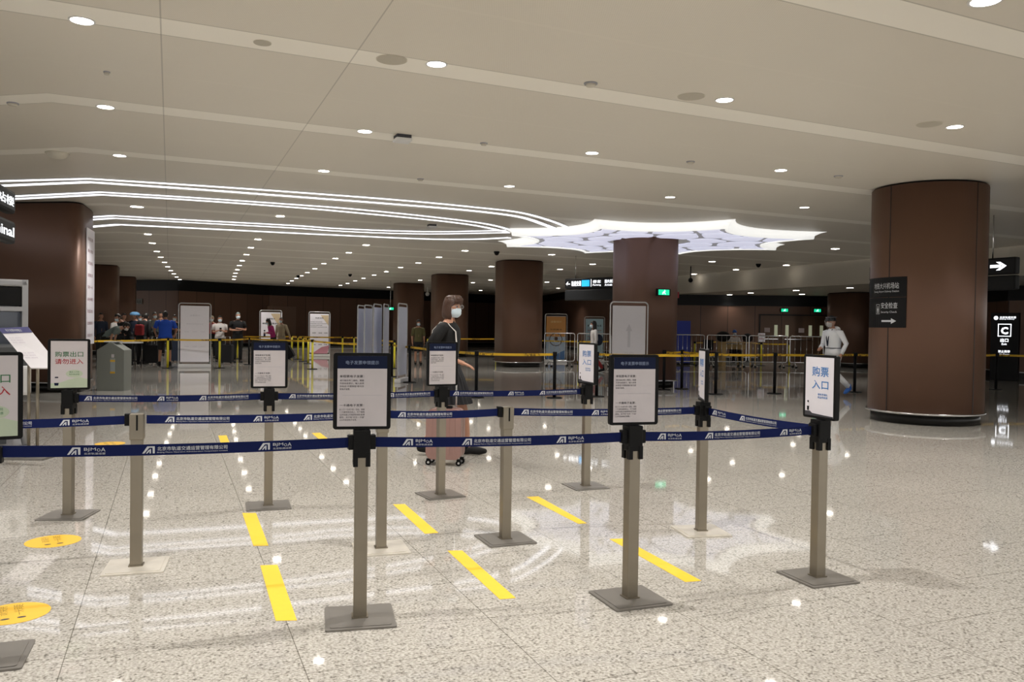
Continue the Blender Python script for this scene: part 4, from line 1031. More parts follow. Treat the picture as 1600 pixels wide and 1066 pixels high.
hanging(pA, pB_, zat(1575, 401, 16), zat(1575, 428, 16), 'black hanging sign with lit white arrow right of the round column', c2, (zat(1575, 452.5, 16), zat(1575, 429.5, 16)))
def c3(o, L, h, T):
    mb = MB(); put_text(mb, '往机场航站楼', .06, h*.28, h=h*.42, w=L-.14, fn=T, bold=.01)
    dz = zat(15, 382, 8)-zat(15, 335, 8); put_text(mb, 'To Terminal', .06, h*.28+dz, h=h*.42, w=L-.14, fn=T, bold=.01); mb.build('lettering', M['signlit'], o)
pA = Vector(loc2(gp(-90, 6.2))); pB_ = Vector(loc2(gp(15, 8)))
hanging(pA, pB_, zat(15, 300, 8), zat(15, 335, 8), 'two stacked lit sign boxes entering at the left edge', c3, (zat(15, 382, 8), zat(15, 347, 8)), depth=.1)
# totem
p = fl(1569, 594.5); tt = empty('exit_totem', (p.x, p.y, 0), math.atan2(p.y, p.x)-math.pi/2+R(-12), 'black exit C totem sign near the right edge', 'sign')
th = zat(1570, 489, p.y); MB().box((0, 0, th/2), (.76, .22, th), bev=.01).build('body', M['signblk'], tt)
T = lambda x, y: (x, -.113, y); mb = MB()
n = 18; mb.add([T(-.24+.06*math.cos(2*math.pi*i/n), th-.16+.06*math.sin(2*math.pi*i/n)) for i in range(n)], [tuple(range(n))])
put_text(mb, '北京轨道交通', -.14, th-.17, h=.06, w=.44, fn=T, bold=.008); put_text(mb, 'Beijing Subway', -.14, th-.215, h=.035, w=.4, fn=T)
put_text(mb, 'C', 0, th-.66, h=.22, fn=T, bold=.04, align='c')
for (x0, x1, z0, z1) in ((-.18, .18, -.73, -.71), (-.18, .18, -.36, -.34), (-.18, -.16, -.73, -.34), (.16, .18, -.73, -.34)): mb.add([T(x0, th+z0), T(x1, th+z0), T(x1, th+z1), T(x0, th+z1)], [(0, 1, 2, 3)])
put_text(mb, '出口', 0, th-.9, h=.11, w=.22, fn=T, bold=.02, align='c'); put_text(mb, 'Exit', 0, th-.99, h=.06, w=.14, fn=T, align='c')
put_text(mb, '禁止携带', 0, th-1.23, h=.08, w=.32, fn=T, align='c'); put_text(mb, 'No Entry', 0, th-1.31, h=.05, w=.28, fn=T, align='c')
mb.build('lettering', M['signlit'], tt)

# ============================================================ LEFT: KIOSK, SLOPING SIGN, BIN
kY = 9.3
kx1 = gx(34, kY); kq = empty('ticket_kiosk', (kx1-.36*math.cos(R(36))+.0, kY-.36*math.sin(R(36))+.1, 0), R(36), 'grey self-service kiosk cut off by the left edge', 'kiosk')
zt_ = zat(15, 437, kY)
km = mat('kiosk silver', '9a9a9c', .4, .4)
k_ = MB(); k_.box((-.33, .05, zt_/2+.3), (.06, .34, zt_-.6)); k_.box((.33, .05, zt_/2+.3), (.06, .34, zt_-.6)); k_.box((0, .05, zt_-.04), (.72, .34, .08), bev=.02); k_.box((0, .2, zt_/2+.3), (.72, .04, zt_-.62)); k_.box((0, .02, zt_-.33), (.64, .3, .05))
k_.build('housing', km, kq)
MB().box((0, -.03, zt_-.19), (.6, .16, .2)).build('display', M['black'], kq); MB().box((0, .14, zt_-.66), (.6, .05, .6)).build('screen', mat('grey blue screen', '707a8c', .15), kq)
MB().box((0, -.16, 1.02), (.7, .5, .3), bev=.03).build('shelf', mat('kiosk dark grey', '4c4e50', .4), kq); MB().box((0, -.2, .78), (.72, .5, .32), bev=.03).build('lower_cabinet', M['whitep'], kq)
MB().box((.2, -.455, .8), (.05, .02, .12), bev=.008).build('handle', M['black'], kq)
MB().box((0, .0, .03), (.7, .8, .06), bev=.01).build('base', km, kq)
kb = MB(); kb.box((0, 0, .34), (.3, .3, .6)); kb.build('pedestal', mat('kiosk dark grey', '4c4e50'), kq)
kb = MB(); kb.tube([(.22, -.12, .62), (.32, -.34, .06)], .035, 4); kb.build('strut', km, kq)
# sloping sign
sY = 8.45
TL, TR = at(-3, 513, sY+.25), at(44, 511, sY+.25); BLp, BRp = at(48, 575, sY-.05), at(95, 575, sY-.05)
cc = (TL+TR+BLp+BRp)/4; ss = empty('sloping_sign', (cc.x, cc.y, 0), 0, 'bright white sloping notice stand at the left, in front of the pier', 'sign')
def quad_slab(P, t, nm, m_, up=0):
    n = (P[1]-P[0]).cross(P[3]-P[0]).normalized()
    if n.y > 0: n = -n
    V = [p-Vector((cc.x, cc.y, 0))+n*up for p in P]; mb = MB(); mb.add([tuple(v) for v in V]+[tuple(v-n*t) for v in V], [(0, 1, 2, 3), (7, 6, 5, 4), (0, 4, 5, 1), (1, 5, 6, 2), (2, 6, 7, 3), (3, 7, 4, 0)]); return mb.build(nm, m_, ss), V, n
_, V, nn = quad_slab([TL, TR, BRp, BLp], .02, 'panel', mat('bright white sheet', 'efecef', .3))
quad_slab([TL, TR, TR.lerp(BRp, .14), TL.lerp(BLp, .14)], .002, 'header_band', mat('violet header', '5a5a86', .5), .003)
fnq = lambda x, y: tuple(V[3]+(V[2]-V[3])*x+(V[0]-V[3])*y+nn*.010)
mb = MB(); put_text(mb, '电子发票申领提示', .2, .895, h=.07, w=.55, fn=fnq, bold=.008); mb.build('header_lettering', M['print'], ss)
mb = MB()
for y in (.72, .66, .6, .34, .28, .22): put_text(mb, '请扫描二维码申领', .1, y, h=.035, w=.42, fn=fnq)
mb.build('lettering', mat('pale violet ink', 'c9c0cc', .6), ss)
for x in (-.03, .06):
    MB().cyl((x, .05, 0), .016, 1.06+x, 10).build('pole', M['steel'], ss)
MB().box((0, .05, .01), (.4, .3, .02)).build('base', M['steel_dark'], ss)
# grey bin
p = fl(171, 611); bn = empty('grey_cabinet', (p.x, p.y+.2, 0), R(4), 'grey gabled cabinet with a yellow-edged label beside the pier', 'cabinet')
h1 = .84; h2 = 1.0; mb = MB(); face_prism(mb, [(-.27, 0), (.27, 0), (.27, h1), (.02, h2), (-.02, h2), (-.27, h1)], -.2, .2); mb.build('body', M['greybin'], bn)
MB().box((.05, -.205, .52), (.09, .01, .3)).build('label_plate', mat('grey label', '9aa2a4', .4), bn)
for z in (.62, .38): MB().box((.05, -.212, z), (.095, .006, .04)).build('label_edge', M['ysticker'], bn)
MB().box((.05, -.205, .72), (.05, .01, .07)).build('small_label', M['paper'], bn)
MB().box((-.02, 0, h2+.01), (.26, .3, .02)).build('top_plate', M['silver'], bn)
# papers / small table in front of the crowd
p = fl(197, 577); tb = empty('small_table', (p.x, p.y, 0), 0, 'small table with papers in front of the bending crowd', 'table')
MB().box((0, 0, .8), (.8, .5, .04)).build('tabletop', M['whitep'], tb)
for x in (-.36, .36):
    for y in (-.2, .2): MB().cyl((x, y, 0), .015, .79, 8).build('leg', M['blackm'], tb)
o = MB().box((0, 0, 0), (.3, .22, .05)).build('paper_stack', M['paper']); o.location = (p.x, p.y, .845); tag(o, 'stack of papers on the small table by the crowd', 'papers')

# ============================================================ PEOPLE
def skin_body(chains, root=0):
    """chains: list of [(point, radius)...]; first point of each chain may be an index into verts"""
    bm = bmesh.new(); sk = bm.verts.layers.skin.verify(); V = []
    def nv(p, r):
        v = bm.verts.new(p); v[sk].radius = (r, r) if isinstance(r, (int, float)) else r; V.append(v); return v
    for ch in chains:
        prev = None
        for it in ch:
            if isinstance(it, int): cur = V[it]
            else: cur = nv(*it)
            if prev is not None: bm.edges.new((prev, cur))
            prev = cur
    V[root][sk].use_root = True
    me = bpy.data.meshes.new('s'); bm.to_mesh(me); bm.free()
    o = bpy.data.objects.new('s', me); COL.objects.link(o)
    o.modifiers.new('s', 'SKIN').use_smooth_shade = True; ss_ = o.modifiers.new('u', 'SUBSURF'); ss_.levels = 1; ss_.render_levels = 1
    dg = bpy.context.evaluated_depsgraph_get(); ev = o.evaluated_get(dg); m2 = ev.to_mesh()
    r = ([tuple(v.co) for v in m2.vertices], [tuple(p.vertices) for p in m2.polygons]); ev.to_mesh_clear()
    bpy.data.objects.remove(o); bpy.data.meshes.remove(me); return r
def ell(c, rx, ry, tilt=0, n=18, sq=2.4):
    out = []
    for i in range(n):
        t = 2*math.pi*i/n; cx, sx = math.cos(t), math.sin(t)
        x = rx*math.copysign(abs(cx)**(2/sq), cx); y = ry*math.copysign(abs(sx)**(2/sq), sx)
        out.append((c[0]+x, c[1]+y*math.cos(tilt), c[2]+y*math.sin(tilt)))
    return out
def person(loc, rz, label, h=1.75, lean=0, arms=None, legs=None, top=('blk_cloth', 'short'), bottom=('blk_cloth', 'trousers'), shoes='blk_cloth', hair=('short', 'hairb'),
           mask='mask', skin='skin', head_tilt=0, head_turn=0, wide=1.0, group='people in the hall', extra=None, fine=False, hem=None):
    K = h/1.75
    o = empty('person', (loc[0], loc[1], 0), rz, label, 'person', group)
    pel = Vector((0, 0, .95))
    def up(p):                                       # bend everything above the pelvis forward (-y)
        v = Vector(p)-pel; v = Matrix.Rotation(R(lean), 3, 'X') @ v; return pel+v
    wy = wide
    J = {'pel': pel, 'waist': up((0, 0, 1.08)), 'chest': up((0, .0, 1.29)), 'nb': up((0, .01, 1.44)), 'neck': up((0, -.005, 1.52))}
    A = {'L': [(.185*wy, .01, 1.41), (.235*wy, .03, 1.13), (.235*wy, -.04, .89)], 'R': [(-.185*wy, .01, 1.41), (-.235*wy, .03, 1.13), (-.235*wy, -.04, .89)]}
    for k, v in (arms or {}).items(): A[k] = [A[k][0]]+list(v)
    hang = {}
    for k in A: A[k] = [up(p) for p in A[k]]
    Lg = {'L': [(.095, 0, .9), (.10, -.015, .49), (.10, .02, .085), (.115, -.12, .035)], 'R': [(-.095, 0, .9), (-.10, -.015, .49), (-.10, .02, .085), (-.115, -.12, .035)]}
    for k, v in (legs or {}).items(): Lg[k] = [Lg[k][0]]+list(v)
    for k in Lg: Lg[k] = [Vector(p) for p in Lg[k]]
    hd_c = up((0, -.03, 1.64)); HM = Matrix.Rotation(R(lean*.75+head_tilt), 4, 'X') @ Matrix.Rotation(R(head_turn), 4, 'Z'); HM = Matrix.Translation(hd_c) @ HM
    fing = {}
    ch = [[(J['pel'], .115), (J['waist'], .105), (J['chest'], .125), (J['nb'], .058), (J['neck'], .050), (hd_c+(J['neck']-hd_c)*.35, .052)]]
    idx = 6
    for s_ in 'LR':
        a = A[s_]; hp = a[2]+(a[2]-a[1]).normalized()*.05
        ch.append([3, (a[0], .044), (a[0].lerp(a[1], .5), .046), (a[1], .038), (a[1].lerp(a[2], .4), .036), (a[2], .024), (hp, .030)]); idx += 6
        g = Lg[s_]
        ch.append([0, (g[0], .08), (g[0].lerp(g[1], .5), .072), (g[1], .052), (g[1].lerp(g[2], .35), .052), (g[2], .034), (g[3], .030)]); idx += 6
    vs, fs = skin_body(ch)
    mb = MB(); mb.add(vs, fs, True)
    # head
    def hf(v):
        z = v.z
        if z < -.1: v.x *= 1+.38*(z+.1); v.y *= 1+.18*(z+.1)
        if v.y < -.55 and abs(v.x) < .28 and -.35 < z < .15: v.y -= .20*(1-abs(v.x)/.28)*(1-abs(z+.12)/.27)
        if v.y < -.6 and .05 < z < .25 and .15 < abs(v.x) < .6: v.y += .06
        return v
    mb.ball((0, 0, 0), (.076, .096, .118), 20 if fine else 14, 16 if fine else 10, mtx=HM, fn=hf)
    for s_ in (-1, 1): mb.ball((s_*.076, .008, -.01), (.012, .022, .032), 8, 6, mtx=HM)
    # hands: five separate fingers, thumb from the side of the palm
    for s_ in 'LR':
        a = A[s_]; d = (a[2]-a[1]).normalized(); sx = 1 if s_ == 'L' else -1
        side = Vector((0, 1, 0)); 
        if abs(d.dot(side)) > .7: side = Vector((sx, 0, 0))
        side = (side-d*side.dot(d)).normalized(); nrm_ = d.cross(side).normalized()
        if nrm_.x*sx > 0: nrm_ = -nrm_
        p0 = a[2]+d*.06
        rg = [[p0+d*t+side*(w_*math.cos(2*math.pi*i/10))+nrm_*(th_*math.sin(2*math.pi*i/10)) for i in range(10)] for t, w_, th_ in ((-.06, .022, .018), (-.03, .034, .016), (.01, .041, .014), (.03, .040, .012))]
        mb.rings(rg, True)
        curl = .35
        for k, (off_, ln) in enumerate(((-.030, .066), (-.010, .076), (.010, .072), (.030, .056))):
            b = p0+d*.024+side*off_; q1 = b+(d+nrm_*curl*.3).normalized()*ln*.45; q2 = q1+(d+nrm_*curl).normalized()*ln*.32; q3 = q2+(d+nrm_*curl*1.9).normalized()*ln*.25
            mb.tube([b, q1, q2, q3], [.0092, .0086, .0078, .0065], 7, True)
        sd_ = side*-1
        b = p0-d*.03+sd_*.022; mb.tube([b, b+(d*.5+sd_*.7+nrm_*.3).normalized()*.035, b+(d*.5+sd_*.7+nrm_*.3).normalized()*.035+(d*.9+sd_*.2+nrm_*.3).normalized()*.03], [.012, .0105, .008], 7, True)
        fing[s_] = (p0+d*.04, d, side, nrm_)
    SC = Matrix.Diagonal((K, K, K, 1))
    def fin(m_, name, mt, par=None):
        m_.v = [tuple(K*c for c in v) for v in m_.v]; return m_.build(name, mt, par or o)
    body = fin(mb, 'body', M[skin])
    # eyes
    if True:
        m_ = MB()
        for s_ in (-1, 1): m_.ball((s_*.03, -.084, .012), (.014, .008, .009), 10, 6, mtx=HM)
        fin(m_, 'eyes', M['hairb'])
    # top
    tm, sl = top[0], top[1]; m_ = MB(); z_h = hem if hem else .90; fl_ = top[2] if len(top) > 2 else 1.0
    prof = [(z_h, .160*fl_, .115*fl_), (1.0, .150*(fl_+1)/2, .110*(fl_+1)/2), (1.10, .145, .105), (1.22, .158, .112), (1.32, .172, .118), (1.40, .178, .105), (1.445, .135, .085), (1.48, .072, .066), (1.495, .062, .06)]
    rg = []
    for z, rx, ry in prof:
        if z <= .95: rg.append(ell((0, 0, z), rx*wy, ry*wy, 0))
        else: c_ = up((0, .005, z)); rg.append(ell(c_, rx*wy, ry*wy, R(lean)*min(1, (z-.95)/.15)))
    m_.rings(rg, True)
    for s_ in 'LR':
        a = A[s_]; t_ = {'short': .75, 'elbow': 1.0, 'long': 2}.get(sl, .6)
        P = [a[0]+(J['nb']-a[0])*.35, a[0], a[0].lerp(a[1], min(t_, 1))]; rr_ = [.06, .068, .060 if sl != 'long' else .052]
        if sl == 'short': P[2] = a[0].lerp(a[1], .72); rr_[2] = .064
        if sl == 'long': P += [a[1].lerp(a[2], .5), a[1].lerp(a[2], .93)]; rr_ += [.046, .038]
        m_.tube(P, rr_, 12)
    fin(m_, 'shirt' if sl != 'suit' else 'coverall_top', M[tm])
    # bottom
    bmn, bk = bottom[0], bottom[1]; m_ = MB()
    if bk == 'skirt':
        ln = bottom[2] if len(bottom) > 2 else .5; rg = []
        for j, (z, r_) in enumerate(((1.04, .14), (.95, .165), (.85, .19), (ln+.12, .225), (ln, .245))):
            ring = []
            for i in range(48):
                t = 2*math.pi*i/48; w_ = r_*(1+(.05*(j/4) if i % 2 else -.05*(j/4))); ring.append((w_*math.cos(t), w_*.82*math.sin(t)-.02*j, z))
            rg.append(ring)
        m_.rings(rg, False, smooth=False); fin(m_, 'skirt', M[bmn])
    else:
        rg = [ell((0, 0, z), rx*wy, ry*wy) for z, rx, ry in ((1.06, .135, .10), (.98, .15, .11), (.88, .165, .12), (.80, .15, .11))]; m_.rings(rg, True)
        for s_ in 'LR':
            g = Lg[s_]
            if bk == 'shorts': m_.tube([g[0]+Vector((0, 0, .03)), g[0].lerp(g[1], .5), g[0].lerp(g[1], .93)], [.095, .094, .092], 14)
            else: m_.tube([g[0]+Vector((0, 0, .03)), g[0].lerp(g[1], .5), g[1], g[1].lerp(g[2], .5), g[1].lerp(g[2], .95)], [.095, .088, .068, .062, .058], 14)
        fin(m_, 'trousers' if bk != 'shorts' else 'shorts', M[bmn])
    for s_ in 'LR':
        g = Lg[s_]; f_ = (g[3]-g[2]); f_.z = 0
        dd = f_.normalized() if f_.length > .02 else Vector((0, -1, 0))
        d3 = (g[3]-g[2]).normalized(); m_ = MB(); heel = g[2]-dd*.03+Vector((0, 0, -.045)); toe = g[3]+dd*.055
        m_.tube([heel, heel.lerp(toe, .3)+Vector((0, 0, .01)), heel.lerp(toe, .75), toe], [.044, .047, .043, .03], 12, True)
        m_.tube([g[2]+Vector((0, 0, .05)), heel+Vector((0, 0, .01))], [.046, .045], 12)
        fin(m_, 'shoe', M[shoes])
    # hair
    st, hm = hair; m_ = MB()
    if st in ('short', 'bob', 'long'):
        keep = lambda c: (c.y > -.42 or c.z > .48) and c.z > (-.55 if st == 'short' else -1)
        def hfn(v):
            if st == 'short':
                if v.z < -.1: v.x *= .93; v.y *= .95
            else:
                if v.z < .1:
                    k = (-v.z+.1); v.x *= 1+.18*k if st == 'bob' else 1.0; v.z = .1-(k*(1.25 if st == 'bob' else 2.6)); v.y = v.y*(1-.25*k)+.12*k
            return v
        if st == 'short': m_.ball((0, .008, .012), (.084, .106, .124), 20, 14, mtx=HM, fn=hfn, keep=keep)
        else:
            # rings of hair from crown to tips, open at the face
            rg = []
            Z = [.135, .125, .10, .06, .01, -.05, -.10, -.13] if st == 'bob' else [.135, .125, .10, .06, .0, -.08, -.17, -.27]
            RX = [.02, .05, .075, .088, .094, .097, .094, .07]; n = 24
            for j, z in enumerate(Z):
                ring = []
                for i in range(n):
                    a_ = R(-90)+2*math.pi*(i+.5)/n; a0 = 0
                    if z < .055: span = R(122 if st == 'bob' else 112); a_ = R(90)-span+2*span*i/(n-1)
                    else: a_ = R(90)-math.pi*.998+2*math.pi*.998*i/(n-1)
                    w_ = RX[j]*(1+.03*math.sin(i*2.7+j)); ring.append((w_*math.cos(a_), .012+w_*1.16*math.sin(a_), z))
                rg.append(ring)
            inner = [[(x*.86, (y-.01)*.86+.01, z*.97) for x, y, z in r_] for r_ in rg]
            nn = len(rg); o0 = len(m_.v)
            allr = rg+inner
            for r_ in allr: m_.v += [tuple(HM @ Vector(p_)) for p_ in r_]
            def q(a_, b_, c_, d_): m_.f.append((o0+a_, o0+b_, o0+c_, o0+d_)); m_.sm.append(True)
            for L_ in (0, nn):
                for j in range(nn-1):
                    for i in range(n-1):
                        b0 = (L_+j)*n+i; q(b0, b0+1, b0+n+1, b0+n)
            for i in range(n-1): b0 = (nn-1)*n+i; c0 = (2*nn-1)*n+i; q(b0, b0+1, c0+1, c0); q(i, i+1, nn*n+i+1, nn*n+i)
            for j in range(nn-1):
                for i in (0, n-1): b0 = j*n+i; c0 = (nn+j)*n+i; q(b0, b0+n, c0+n, c0)
            m_.ball((0, .012, .10), (.075, .088, .042), 18, 8, mtx=HM)
        fin(m_, 'hair', M[hm])
    elif st == 'cap':
        m_.ball((0, .005, .02), (.088, .11, .122), 18, 12, mtx=HM, keep=lambda c: c.z > -.05)
        fin(m_, 'cap', M[hm])
    if mask:
        m_ = MB(); m_.ball((0, -.012, -.045), (.072, .098, .075), 20, 12, mtx=HM, keep=lambda c: c.y < -.25 and abs(c.z) < .86, fn=lambda v: (v if abs(v.x) > .3 else Vector((v.x, v.y*1.1, v.z))))
        for s_ in (-1, 1):
            for z in (-.01, -.07): m_.tube([HM @ Vector((s_*.062, -.055, z)), HM @ Vector((s_*.08, .01, -.02))], .0018, 4)
        fin(m_, 'face_mask', M[mask])
    if extra: extra(o, dict(A=A, J=J, Lg=Lg, HM=HM, up=up, fing=fing, fin=fin))
    return o
ARM_PHONE = {'L': [(.24, -.02, 1.15), (.08, -.22, 1.2)], 'R': [(-.24, -.02, 1.15), (-.08, -.22, 1.2)]}
def phone(o, q):
    a = q['fing']['L'][0].lerp(q['fing']['R'][0], .5); m_ = MB(); m_.box(tuple(a+Vector((0, -.02, .02))), (.075, .012, .15)); q['fin'](m_, 'phone', M['black'])
def backpack(mt):
    def f(o, q):
        m_ = MB(); c_ = q['up']((0, .19, 1.08)); m_.box(tuple(c_), (.27, .17, .36), bev=.05); q['fin'](m_, 'backpack', M[mt])
    return f
def P_at(px, py): c_ = fl(px, py); return (c_.x, c_.y)
FACE = 0.0
def face_cam(px, d=0): return -math.atan((px-800)/F)+R(d)
# walking woman with suitcase
def woman_extra(o, q):
    fin = q['fin']; HM = q['HM']
    m_ = MB(); n = 28                                                   # glasses
    for s_ in (-1, 1):
        P = [HM @ Vector((s_*.034+.025*math.cos(2*math.pi*i/n), -.103-.004*abs(math.cos(2*math.pi*i/n)), .012+.02*math.sin(2*math.pi*i/n))) for i in range(n+1)]
        m_.tube(P, .0022, 6); m_.tube([HM @ Vector((s_*.059, -.1, .015)), HM @ Vector((s_*.079, .0, .015))], .002, 5)
    m_.tube([HM @ Vector((-.01, -.106, .015)), HM @ Vector((.01, -.106, .015))], .002, 5); fin(m_, 'glasses', M['silver'])
    m_ = MB()                                                           # fringe
    for i in range(9):
        x = -.062+.0155*i; m_.tube([HM @ Vector((x*.6, -.06, .125)), HM @ Vector((x, -.098+.25*abs(x)*abs(x)*10, .09)), HM @ Vector((x*1.08, -.104+.4*abs(x), .045))], [.016, .013, .006], 6, True)
    fin(m_, 'fringe', M['hairbr'])
    m_ = MB()                                                           # bag strap over the camera-side shoulder
    up = q['up']; pts = [up((-.20, .135, 1.02)), up((-.185, .145, 1.2)), up((-.15, .135, 1.38)), up((-.125, .06, 1.475)), up((-.12, -.03, 1.46)), up((-.115, -.115, 1.38)), up((-.13, -.14, 1.22)), up((-.16, -.15, 1.08))]
    rg = []
    for i, p in enumerate(pts):
        t = (pts[min(i+1, 7)]-pts[max(i-1, 0)]).normalized(); n_ = Vector((1, 0, 0)); w_ = (n_-t*n_.dot(t)).normalized()*.016; k_ = t.cross(n_).normalized()*.003
        rg.append([p+w_+k_, p-w_+k_, p-w_-k_, p+w_-k_])
    m_.rings(rg, True); fin(m_, 'bag_strap', M['white_cloth'])
    m_ = MB(); c_ = up((-.2, .02, .97)); m_.box(tuple(c_), (.08, .30, .22), bev=.03); fin(m_, 'shoulder_bag', M['blk_cloth'])
wl = P_at(697, 711)
WRZ = R(76)
woman = person(wl, WRZ, 'woman in black top and pleated skirt walking right with a face mask and glasses', h=1.76, lean=2,
    arms={'R': [(-.25, .14, 1.17), (-.2, -.22, 1.05)], 'L': [(.24, .04, 1.14), (.24, -.03, .9)]},
    legs={'L': [(.09, -.17, .50), (.09, -.22, .09), (.095, -.36, .05)], 'R': [(-.09, -.02, .49), (-.09, .24, .12), (-.095, .12, .04)]},
    top=('blk_cloth', 'elbow', 1.3), bottom=('dk_cloth', 'skirt', .58), shoes='blk_cloth', hair=('bob', 'hairbr'), mask='mask', extra=woman_extra, fine=True, hem=.84, head_turn=-22, wide=1.08, group='people walking near the queue')
# suitcase
cs = fl(694, 729); su = empty('suitcase', (cs.x, cs.y+.13, 0), WRZ-R(90)+R(6), 'rose coloured hard-shell suitcase pulled by the walking woman', 'suitcase')
mb = MB(); face_prism(mb, rrect(.37, .52, .07, 6, 0, .325), -.11, .11); mb.build('shell', M['rose'], su)
mb = MB()
for x in (-.12, -.06, 0, .06, .12): mb.box((x, -.112, .325), (.012, .006, .42), bev=.002)
mb.build('rib', M['rose'], su); mb = MB(); P = rrect(.373, .523, .07, 6, 0, .325); face_prism(mb, P, -.006, .006); mb.build('zip_band', mat('dark rose', '6b4f49', .5), su)
for x in (-.16, .16):
    for y in (-.08, .08):
        wh = empty('wheel', (x, y, .03)); wh.parent = su
        m4 = Matrix.Rotation(math.pi/2, 4, 'X'); MB().cyl((0, 0, -.012), .03, .024, 16, mtx=m4).build('tyre', M['black'], wh); MB().cyl((0, 0, -.014), .012, .028, 12, mtx=m4).build('hub', M['chrome'], wh); MB().box((0, 0, .03), (.04, .04, .02), bev=.004).build('fork', M['blackm'], wh)
mb = MB(); mb.tube([(-.09, .09, .57), (-.09, .09, .93), (.09, .09, .93), (.09, .09, .57)], .009, 8); mb.build('pull_handle', M['silver'], su)
MB().box((0, .0, .598), (.14, .03, .03), bev=.006).build('carry_handle', M['blackm'], su)
# person in white protective suit
def hazmat_extra(o, q):
    fin = q['fin']; HM = q['HM']
    m_ = MB(); m_.ball((0, -.02, .0), (.11, .125, .14), 20, 12, mtx=HM, keep=lambda c: c.y < -.1 and abs(c.z) < .8); fin(m_, 'face_shield', M['clear'])
    m_ = MB(); m_.tube([HM @ Vector((.1*math.cos(R(a_)), .115*math.sin(R(a_)), .1)) for a_ in range(0, 361, 20)], .007, 6); fin(m_, 'headband', M['inkl'])
    m_ = MB(); up = q['up']; m_.tube([up((-.07, -.06, 1.48)), up((-.03, -.14, 1.3)), up((0, -.15, 1.12))], .012, 6); m_.tube([up((.07, -.06, 1.48)), up((.03, -.14, 1.3)), up((0, -.15, 1.12))], .012, 6); fin(m_, 'lanyard', M['navy_cloth'])
    m_ = MB(); rgs = [ell(up((0, 0, z)), .182, .145, 0, 20) for z in (1.06, 1.075)]; m_.rings(rgs, False); fin(m_, 'belt_strap', M['navy_cloth'])
    m_ = MB(); m_.ball(tuple(up((0, .1, 1.47))), (.11, .08, .07), 14, 8); fin(m_, 'hood', M['tyvek'])
person(P_at(1300, 620), R(-70), 'person in white protective suit with face shield and blue shoe covers walking left', h=1.76, lean=3, wide=1.22,
    arms={'L': [(.30, .1, 1.16), (.27, -.02, .93)], 'R': [(-.29, -.02, 1.14), (-.16, -.2, 1.08)]},
    legs={'R': [(-.10, -.12, .50), (-.10, -.16, .09), (-.105, -.3, .05)], 'L': [(.10, .02, .50), (.10, .36, .22), (.105, .30, .09)]},
    top=('tyvek', 'long', 1.05), bottom=('tyvek', 'trousers'), shoes='shoe_cover', hair=('cap', 'dk_cloth'), mask='white_cloth', extra=hazmat_extra, fine=True, group='people walking near the queue')
G_ = 'people gathered at the far left'
person(P_at(258, 572), face_cam(258, 180), 'man in royal blue T-shirt and black shorts seen from behind', h=1.76, wide=1.3, arms={'L': [(.33, -.02, 1.15), (.28, -.22, 1.0)], 'R': [(-.33, -.02, 1.15), (-.28, -.22, 1.0)]},
       legs={'L': [(.15, -.01, .49), (.17, .02, .085), (.2, -.12, .035)], 'R': [(-.13, -.01, .49), (-.14, .02, .085), (-.16, -.12, .035)]}, top=('blue_cloth', 'short', 1.05), bottom=('blk_cloth', 'shorts'), mask=None, skin='skin2', group=G_)
person(P_at(371, 567), face_cam(371, 10), 'man in black T-shirt and trousers with arms folded at his chest', h=1.79, wide=1.12, arms={'L': [(.27, -.03, 1.15), (.02, -.2, 1.2)], 'R': [(-.27, -.03, 1.15), (-.03, -.19, 1.14)]}, group=G_, hair=('short', 'grey_cloth'), skin='skin')
person(P_at(343, 566), face_cam(343, 5), 'person in white T-shirt holding a phone beside the white banner', h=1.66, wide=1.12, arms=ARM_PHONE, top=('white_cloth', 'short', 1.05), group=G_, extra=phone)
person(P_at(163, 573), face_cam(163, 75), 'person in grey green shirt bending far forward over the grey cabinet', h=1.78, lean=62, arms={'L': [(.22, -.12, 1.18), (.2, -.3, 1.05)], 'R': [(-.22, -.12, 1.18), (-.2, -.3, 1.05)]}, top=('grey_cloth', 'short', 1.05), group=G_, mask='white_cloth')
person(P_at(157, 564), face_cam(157, 20), 'person in dark navy standing against the far left column', h=1.7, top=('navy_cloth', 'long'), group=G_, mask=None, skin='skin2')
person(P_at(176, 566), face_cam(176, 60), 'person wearing a white head covering among the bending crowd', h=1.66, lean=14, arms=ARM_PHONE, top=('white_cloth', 'long'), hair=('cap', 'white_cloth'), group=G_)
person(P_at(190, 563), face_cam(190, 30), 'person in black with short dark hair behind the white-capped one', h=1.72, lean=10, group=G_, arms=ARM_PHONE, mask=None)
person(P_at(201, 571), face_cam(201, -60), 'person in black leaning over the small table', h=1.76, lean=30, top=('blk_cloth', 'long'), group=G_, arms=ARM_PHONE)
def sun_hat(o, q):
    m_ = MB(); m_.ball((0, 0, .05), (.17, .17, .09), 16, 8, mtx=q['HM'], keep=lambda c: c.z > -.2); q['fin'](m_, 'hood', mat('pale blue cloth', '6ea3cf', .6))
person(P_at(211, 566), face_cam(211, -30), 'person under a pale blue hat in the middle of the crowd', h=1.74, top=('navy_cloth', 'long'), group=G_, extra=sun_hat, mask=None)
person(P_at(221, 569), face_cam(221, 150), 'person in black with a red backpack bending beside the blue hat', h=1.76, lean=22, top=('blk_cloth', 'long'), group=G_, extra=backpack('red_cloth'), mask=None)
person(P_at(232, 565), face_cam(232, -50), 'person in black bending to the left between red backpack and blue shirt', h=1.76, lean=26, top=('blk_cloth', 'long'), group=G_, arms=ARM_PHONE)
person(P_at(241, 560), face_cam(241, 20), 'person in grey top facing out behind the man in blue', h=1.78, top=('grey_cloth', 'short'), group=G_, arms=ARM_PHONE)
person(P_at(251, 556), face_cam(251, -10), 'person with dark hair whose head shows above the man in blue', h=1.82, top=('dk_cloth', 'short'), group=G_, mask=None)
